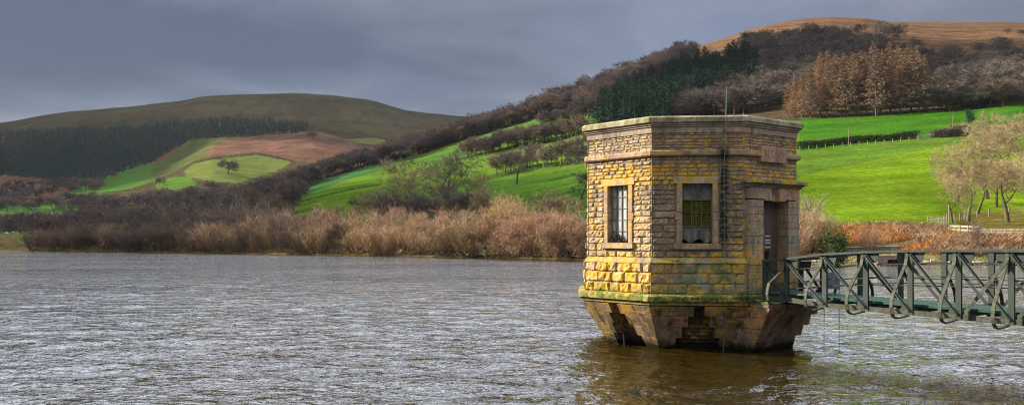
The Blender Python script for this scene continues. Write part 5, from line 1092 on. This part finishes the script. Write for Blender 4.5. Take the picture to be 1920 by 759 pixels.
for _ in range(1500): x = r4.uniform(60, 1100); d = float(np.interp(x, px, dsh)) + r4.uniform(.5, 5); SP_.append(np.array([(x - CX) / F * d, d, ground((x - CX) / F * d, d)]))
tufts('undergrowth', SP_, [r4.uniform(.5, 1.4) for _ in SP_], [TW['brown'], TW['tan'], TW['olive']], 'brown scrubby undergrowth along the waterline', 14, .03, cat='undergrowth')
SP_ = [p for p in px_pts([(-30, 444), (60, 442), (110, 446), (110, 466), (-30, 466)], 260, 150, 330)]
tufts('marsh_grass', SP_, [r4.uniform(.3, .7) for _ in SP_], [TW['olive'], TW['bracken'], M_gt], 'rusty and green marsh grass on the flat shore at the lake head', 12, .03, cat='grass')
# ---- hedges, field walls, gates, fences, poles
def hedge(pts, h_, wid, tw_, label, n, dmin=100, dmax=700, blade=.05, cat='hedge', name='hedge'):
    P = np.array(pts, float); L = np.concatenate([[0], np.cumsum(np.hypot(*np.diff(P, axis=0).T))]); tl = []; r_ = random.Random(len(pts) * 7 + n)
    base = [hit(np.interp(s_, L, P[:, 0]), np.interp(s_, L, P[:, 1]), dmin, dmax) for s_ in np.linspace(0, L[-1], 40)]; base = np.array(base)
    for _ in range(n):
        s_ = r_.uniform(0, 39); i = min(int(s_), 38); p = base[i] * (1 - s_ + i) + base[i + 1] * (s_ - i); hh = h_ * (.8 + .4 * vnoise(np.array([p[0] / 4]), np.array([p[1] / 9]), 2)[0]); z = r_.random() ** .8 * hh; ww = wid * (1 - (z / hh) ** 3 * .6)
        o = (p[0] + r_.uniform(-.5, .5) * ww, p[1] + r_.uniform(-.5, .5) * ww, p[2] + z - .1); d = Vector((r_.gauss(0, 1), r_.gauss(0, 1), r_.gauss(0, 1) + .3)).normalized() * h_ * .3; tl.append((o, (o[0] + d.x, o[1] + d.y, o[2] + d.z), blade))
    return tag(link(name, seg_mesh(name, [], tl, [TW[tw_]])), label, cat)
hedge([(1495, 280), (1560, 272), (1600, 268), (1720, 259)], 1.9, 2.4, 'ever', 'long trimmed dark hedge running from the tower to the pale field gate', 9000, 200, 420, .07)
hedge([(1747, 258), (1815, 254)], 2.0, 2.4, 'brown', 'brown trimmed hedge on the far side of the pale field gate', 3400, 200, 420, .07)
hedge([(1778, 247), (1816, 243)], 1.6, 2.0, 'brown', 'short brown hedge piece standing above the long hedge', 1200, 200, 420, .07)
hedge([(1850, 252), (1935, 248)], 2.4, 2.6, 'pink', 'reddish brown hedge behind the crowns of the lane side trees', 3000, 200, 420, .07)
hedge([(512, 392), (619, 366), (655, 357), (714, 347)], .9, 1.0, 'ever', 'low dark field hedge crossing the sloping green field', 2600, 150, 600, .07)
hedge([(742, 310), (700, 322), (640, 341), (566, 366)], .6, .8, 'ever', 'thin dark field boundary under the turquoise green field', 1500, 150, 640, .05)
hedge([(898, 344), (934, 332), (990, 316), (1094, 308)], 1.5, 1.6, 'purple', 'dark overgrown bank along the lower middle field', 2600, 120, 600, .06)
hedge([(845, 302), (900, 295), (977, 273), (1094, 252)], 1.4, 1.6, 'purple', 'dark bank under the upper hedgerow trees', 2400, 120, 620, .06)
hedge([(344, 320), (362, 307), (400, 299), (480, 289), (548, 303)], 2.6, 3, 'purple', 'dark hedge curving over the pale field on the far slope', 2200, 640, 2400, .3)
M_stone = plain('field_stone', (.34, .31, .26), .9, 4, .4); M_pale = plain('pale_stone', (.55, .54, .52), .9, 3, .3); M_wood = plain('weathered_wood', (.33, .27, .19), .85, 6, .4); M_white2 = plain('white_paint', (.32, .29, .23), .7, 5, .2); M_tall = plain('pole_wood', (.26, .21, .16), .85, 6, .3)
def stone(name, p, r, m_, label, cat='stone', group=None, flat=.6):
    mb = MB(); vs = []; n = 7
    for j in range(5):
        for i in range(n): a = 2 * math.pi * i / n; e = math.pi * (j / 4 - .5); q = r * random.uniform(.8, 1.15); vs.append((q * math.cos(e) * math.cos(a) * 1.3, q * math.cos(e) * math.sin(a), q * math.sin(e) * flat))
    mb.add(vs, [(j * n + i, j * n + (i + 1) % n, (j + 1) * n + (i + 1) % n, (j + 1) * n + i) for j in range(4) for i in range(n)]); return tag(mb.build(name, m_, None, loc=tuple(p)), label, cat, group)
for x, y in [(12, 437), (24, 436), (32, 436.5), (57, 433), (66, 432.5), (74, 432), (82, 432), (90, 431), (98, 430.5), (106, 430), (113, 431)]:
    stone('pale_rock', hit(x, y, 180, 420), random.uniform(.5, .9), M_pale, 'pale rock in the line of rocks on the dark ground at the lake head', 'rock', 'pale rocks at the lake head')
for i in range(26):
    x = 1500 + i * 17 + random.uniform(-5, 5); d = float(np.interp(x, px, dsh)) + random.uniform(.2, 2.0); X = (x - CX) / F * d
    stone('shore_stone', (X, d, ground(X, d) + .05), random.uniform(.2, .55), M_stone, 'grey stone at the waterline below the far bank', 'stone', 'waterline stones')
def frame_at(a, b, dmin, dmax): p, q = Vector(hit(*a, dmin, dmax)), Vector(hit(*b, dmin, dmax)); return p, q, (q - p)
def gate(a, b, h_, m_, label, bars=5, dmin=60, dmax=420, brace=True):
    p, q, v_ = frame_at(a, b, dmin, dmax); L = math.hypot(v_.x, v_.y); e = empty('field_gate', p, math.atan2(v_.y, v_.x)); sl_ = v_.z / L; tag(e, label, 'gate')
    for i in range(bars): mb = MB(); z = .12 + (h_ - .16) * i / (bars - 1); mb.bar((0, 0, z), (L, 0, z + sl_ * L), .05, .075); mb.build('rail', m_, e)
    for x_ in (0, L): mb = MB(); mb.box(x_ - .06, x_ + .06, -.06, .06, -.2 + sl_ * x_, h_ + .15 + sl_ * x_); mb.build('gate_post', m_, e)
    if brace: mb = MB(); mb.bar((0, .04, .12), (L, .04, h_ + sl_ * L), .03, .06); mb.build('brace', m_, e)
gate((1739, 423), (1770, 424), 1.15, M_white2, 'pale wooden five barred gate above the bracken bank', 6, 60, 200)
gate((1722, 262), (1744, 261), 1.3, plain('galvanised', (.42, .50, .46), .5, 5, .2), 'pale green field gate between the two hedges', 5, 200, 420)
def fence(pts, h_, m_, label, npost, rails, dmin=60, dmax=420, pw=.06, rail_h=.09, postm=None):
    P = [Vector(hit(*a, dmin, dmax)) for a in pts]; e = empty('field_fence', P[0]); tag(e, label, 'fence'); L = [0]
    for a, b in zip(P, P[1:]): L.append(L[-1] + (b - a).length)
    at = lambda s_: next((P[i].lerp(P[i + 1], (s_ - L[i]) / (L[i + 1] - L[i])) for i in range(len(P) - 1) if s_ <= L[i + 1] + 1e-6), P[-1]) - P[0]
    g = lambda s_: (lambda q: Vector((q.x, q.y, ground(q.x + P[0].x, q.y + P[0].y) - P[0].z)))(at(s_))
    for i in range(npost): q = g(L[-1] * i / (npost - 1)); mb = MB(); mb.box(q.x - pw, q.x + pw, q.y - pw, q.y + pw, q.z - .2, q.z + h_); mb.build('fence_post', postm or m_, e)
    for z in rails:
        mb = MB()
        for i in range(npost - 1): mb.bar(g(L[-1] * i / (npost - 1)) + Vector((0, -pw - .02, z)), g(L[-1] * (i + 1) / (npost - 1)) + Vector((0, -pw - .02, z)), .025, rail_h)
        mb.build('rail', m_, e)
fence([(1783, 437), (1812, 438), (1836, 440)], 1.0, M_white2, 'pale railed roadside fence with dark posts above the bracken', 5, (.42, .85), 60, 200, .09, .22, M_tall)
fence([(1836, 440), (1880, 440), (1935, 441)], .7, M_wood, 'low brown wooden fence along the lane', 9, (.3, .58), 60, 200, .06, .12)
fence([(1760, 420), (1790, 416), (1822, 408), (1860, 404), (1935, 404)], 1.1, plain('wire', (.2, .2, .18), .6), 'wire fence on dark posts climbing the grass behind the lane side trees', 10, (.5, .95), 60, 260, .07, .012, M_tall)
fence([(1500, 282), (1620, 272), (1720, 263)], 1.1, plain('wire_b', (.2, .2, .18), .6), 'post and wire fence in front of the long trimmed hedge', 15, (.5, 1.0), 200, 420, .07, .012, M_wood)
def pole(x, yb, yt, r, label, name='utility_pole', dmin=60, dmax=420, band=False):
    p = hit(x, yb, dmin, dmax); h_ = (yb - yt) * p[1] / F; mb = MB(); mb.tube([(0, 0, -.4), (0, 0, h_)], [r, r * .7], 8); mb.box(-.3, .3, -.03, .03, h_ - .35, h_ - .27) if name == 'utility_pole' else None
    o = mb.build(name, M_tall, None, loc=tuple(p)); tag(o, label, 'pole' if name == 'utility_pole' else 'post')
    if band: b = MB(); b.box(-.1, .1, -r - .03, -r - .005, h_ * .5, h_ * .5 + .2); b.build('marker_plate', M_white2, o)
pole(1591, 273, 238, .11, 'thin wooden pole standing at the hedge in the upper field beside the tower'); pole(1787, 250, 212, .11, 'thin wooden pole rising above the short hedge piece'); pole(1779, 424, 384, .10, 'slim wooden post with a small white plate beside the pale gate', 'marker_post', 60, 200, True)
# small stone outfall on the far shore, seen through the bridge
p = hit(1662, 490, 60, 120); e = empty('outfall', (p[0], float(np.interp(1662, px, dsh)) + .4, 0), 0); tag(e, 'small pinkish block outfall with a dark mouth on the far shore beneath the track', 'outfall')
mb = MB()
for r_ in range(3):
    for c_ in range(6):
        if r_ < 2 and c_ in (2, 3): continue
        mb.box(-1.5 + c_ * .5 + (r_ % 2) * .1, -1.5 + c_ * .5 + .48 + (r_ % 2) * .1, -.2, .5, -.1 + r_ * .32, -.1 + r_ * .32 + .31)
mb.build('block_wall', plain('pink_block', (.42, .31, .25), .9, 3, .35), e, bevel=.02); mb = MB(); mb.box(-.52, .58, .0, .45, -.2, .52); mb.build('dark_mouth', M_black, e)
mb = MB(); mb.box(-1.6, 1.7, -.24, .5, .865, .95); mb.build('cap_slab', M_stone, e)
# ------------------------------------------------------------------ clouds that shade the hills (high above and outside the view)
M_cl, t, bs, out = mat('cloud'); bs.inputs['Base Color'].default_value = (.8, .82, .86, 1); bs.inputs['Roughness'].default_value = 1; bs.inputs['Specular IOR Level'].default_value = 0
def cloud(pts, alt, dens, label, dmin=0, dmax=1e9, grow=1.0, soft=60):
    """closed lumpy body whose shadow falls on the ground seen inside the photo polygon"""
    W = []
    for (x0, y0), (x1, y1) in zip(pts, pts[1:] + pts[:1]):
        n = max(1, int(math.hypot(x1 - x0, y1 - y0) / 30))
        for i in range(n): g_ = hit(x0 + (x1 - x0) * i / n, y0 + (y1 - y0) * i / n, dmin, dmax); s_ = (alt - g_[2]) / SV.z; W.append((g_[0] + SV.x * s_, g_[1] + SV.y * s_))
    W = np.array(W); W = W.mean(0) + (W - W.mean(0)) * grow; x0, y0 = W.min(0) - 40; x1, y1 = W.max(0) + 40; st = soft / 3
    X, Y = np.meshgrid(np.arange(x0, x1, st), np.arange(y0, y1, st)); X2 = X + (fbm(X / 120, Y / 120, 3, 41) - .45) * soft * 3; Y2 = Y + (fbm(X / 120, Y / 120, 3, 51) - .45) * soft * 3
    ins_ = inside(W, X2, Y2) & (vnoise(X / 37 + 3, Y / 37, 77) * .5 + rng.random(X.shape) * .5 < dens); d = ins_.astype(float)
    for _ in range(4): d = (d + np.roll(d, 1, 0) + np.roll(d, -1, 0) + np.roll(d, 1, 1) + np.roll(d, -1, 1)) / 5
    h_ = 8 + 60 * d * (.6 + fbm(X / 90, Y / 90, 3, 61)); nr_, nc_2 = X.shape; V = np.concatenate([np.stack([X, Y, alt + h_], -1).reshape(-1, 3), np.stack([X, Y, alt - h_ * .35], -1).reshape(-1, 3)]); N = nr_ * nc_2
    cell = ins_[:-1, :-1]; r_, c_ = np.where(cell); a = r_ * nc_2 + c_; top = np.stack([a, a + 1, a + nc_2 + 1, a + nc_2], -1); fs = [top, top[:, ::-1] + N]
    full = np.pad(cell, 1); side = []
    for dr, dc, e0, e1 in ((-1, 0, 0, 1), (1, 0, 3, 2), (0, -1, 0, 3), (0, 1, 1, 2)):
        nbm = ~full[1 + r_ + dr, 1 + c_ + dc]; t0, t1 = top[nbm][:, e0], top[nbm][:, e1]; side.append(np.stack([t0, t1, t1 + N, t0 + N], -1))
    fs += side; o = link('cloud', np_mesh('cloud', V, fs, [M_cl])); return tag(o, label, 'cloud', kind='stuff')
CL = 1300
cloud([(-500, 320), (-100, 262), (0, 228), (300, 190), (550, 172), (760, 202), (900, 215), (900, 262), (640, 262), (560, 250), (420, 254), (340, 262), (290, 300), (90, 375), (-500, 375)], CL, .8, 'grey cloud high above the far moor', 900, 3200, grow=1.22)
cloud([(1250, 125), (1300, 105), (1560, 82), (2000, 90), (2000, 165), (1780, 150), (1500, 150), (1300, 160)], CL, .55, 'grey cloud high above the hillside wood', 300, 1000, soft=36)
cloud([(-400, 470), (-400, 400), (0, 392), (200, 392), (420, 400), (520, 420), (470, 474), (250, 473)], CL, .7, 'grey cloud high above the head of the lake', 130, 600, soft=36)
# ------------------------------------------------------------------ air
if HAZE > 0:
    m = bpy.data.materials.new('haze_air'); m.use_nodes = True; m.node_tree.nodes.clear(); t = NT(m.node_tree); vp = t.n('ShaderNodeVolumePrincipled'); vp.inputs['Color'].default_value = (.80, .88, 1, 1); vp.inputs['Density'].default_value = HAZE; t.l(vp.outputs[0], t.n('ShaderNodeOutputMaterial').inputs['Volume'])
    mb = MB(); mb.box(-5200, 5200, -60, 4600, -6, 620); tag(mb.build('haze', m), 'thin bluish damp air over the whole valley', kind='stuff')
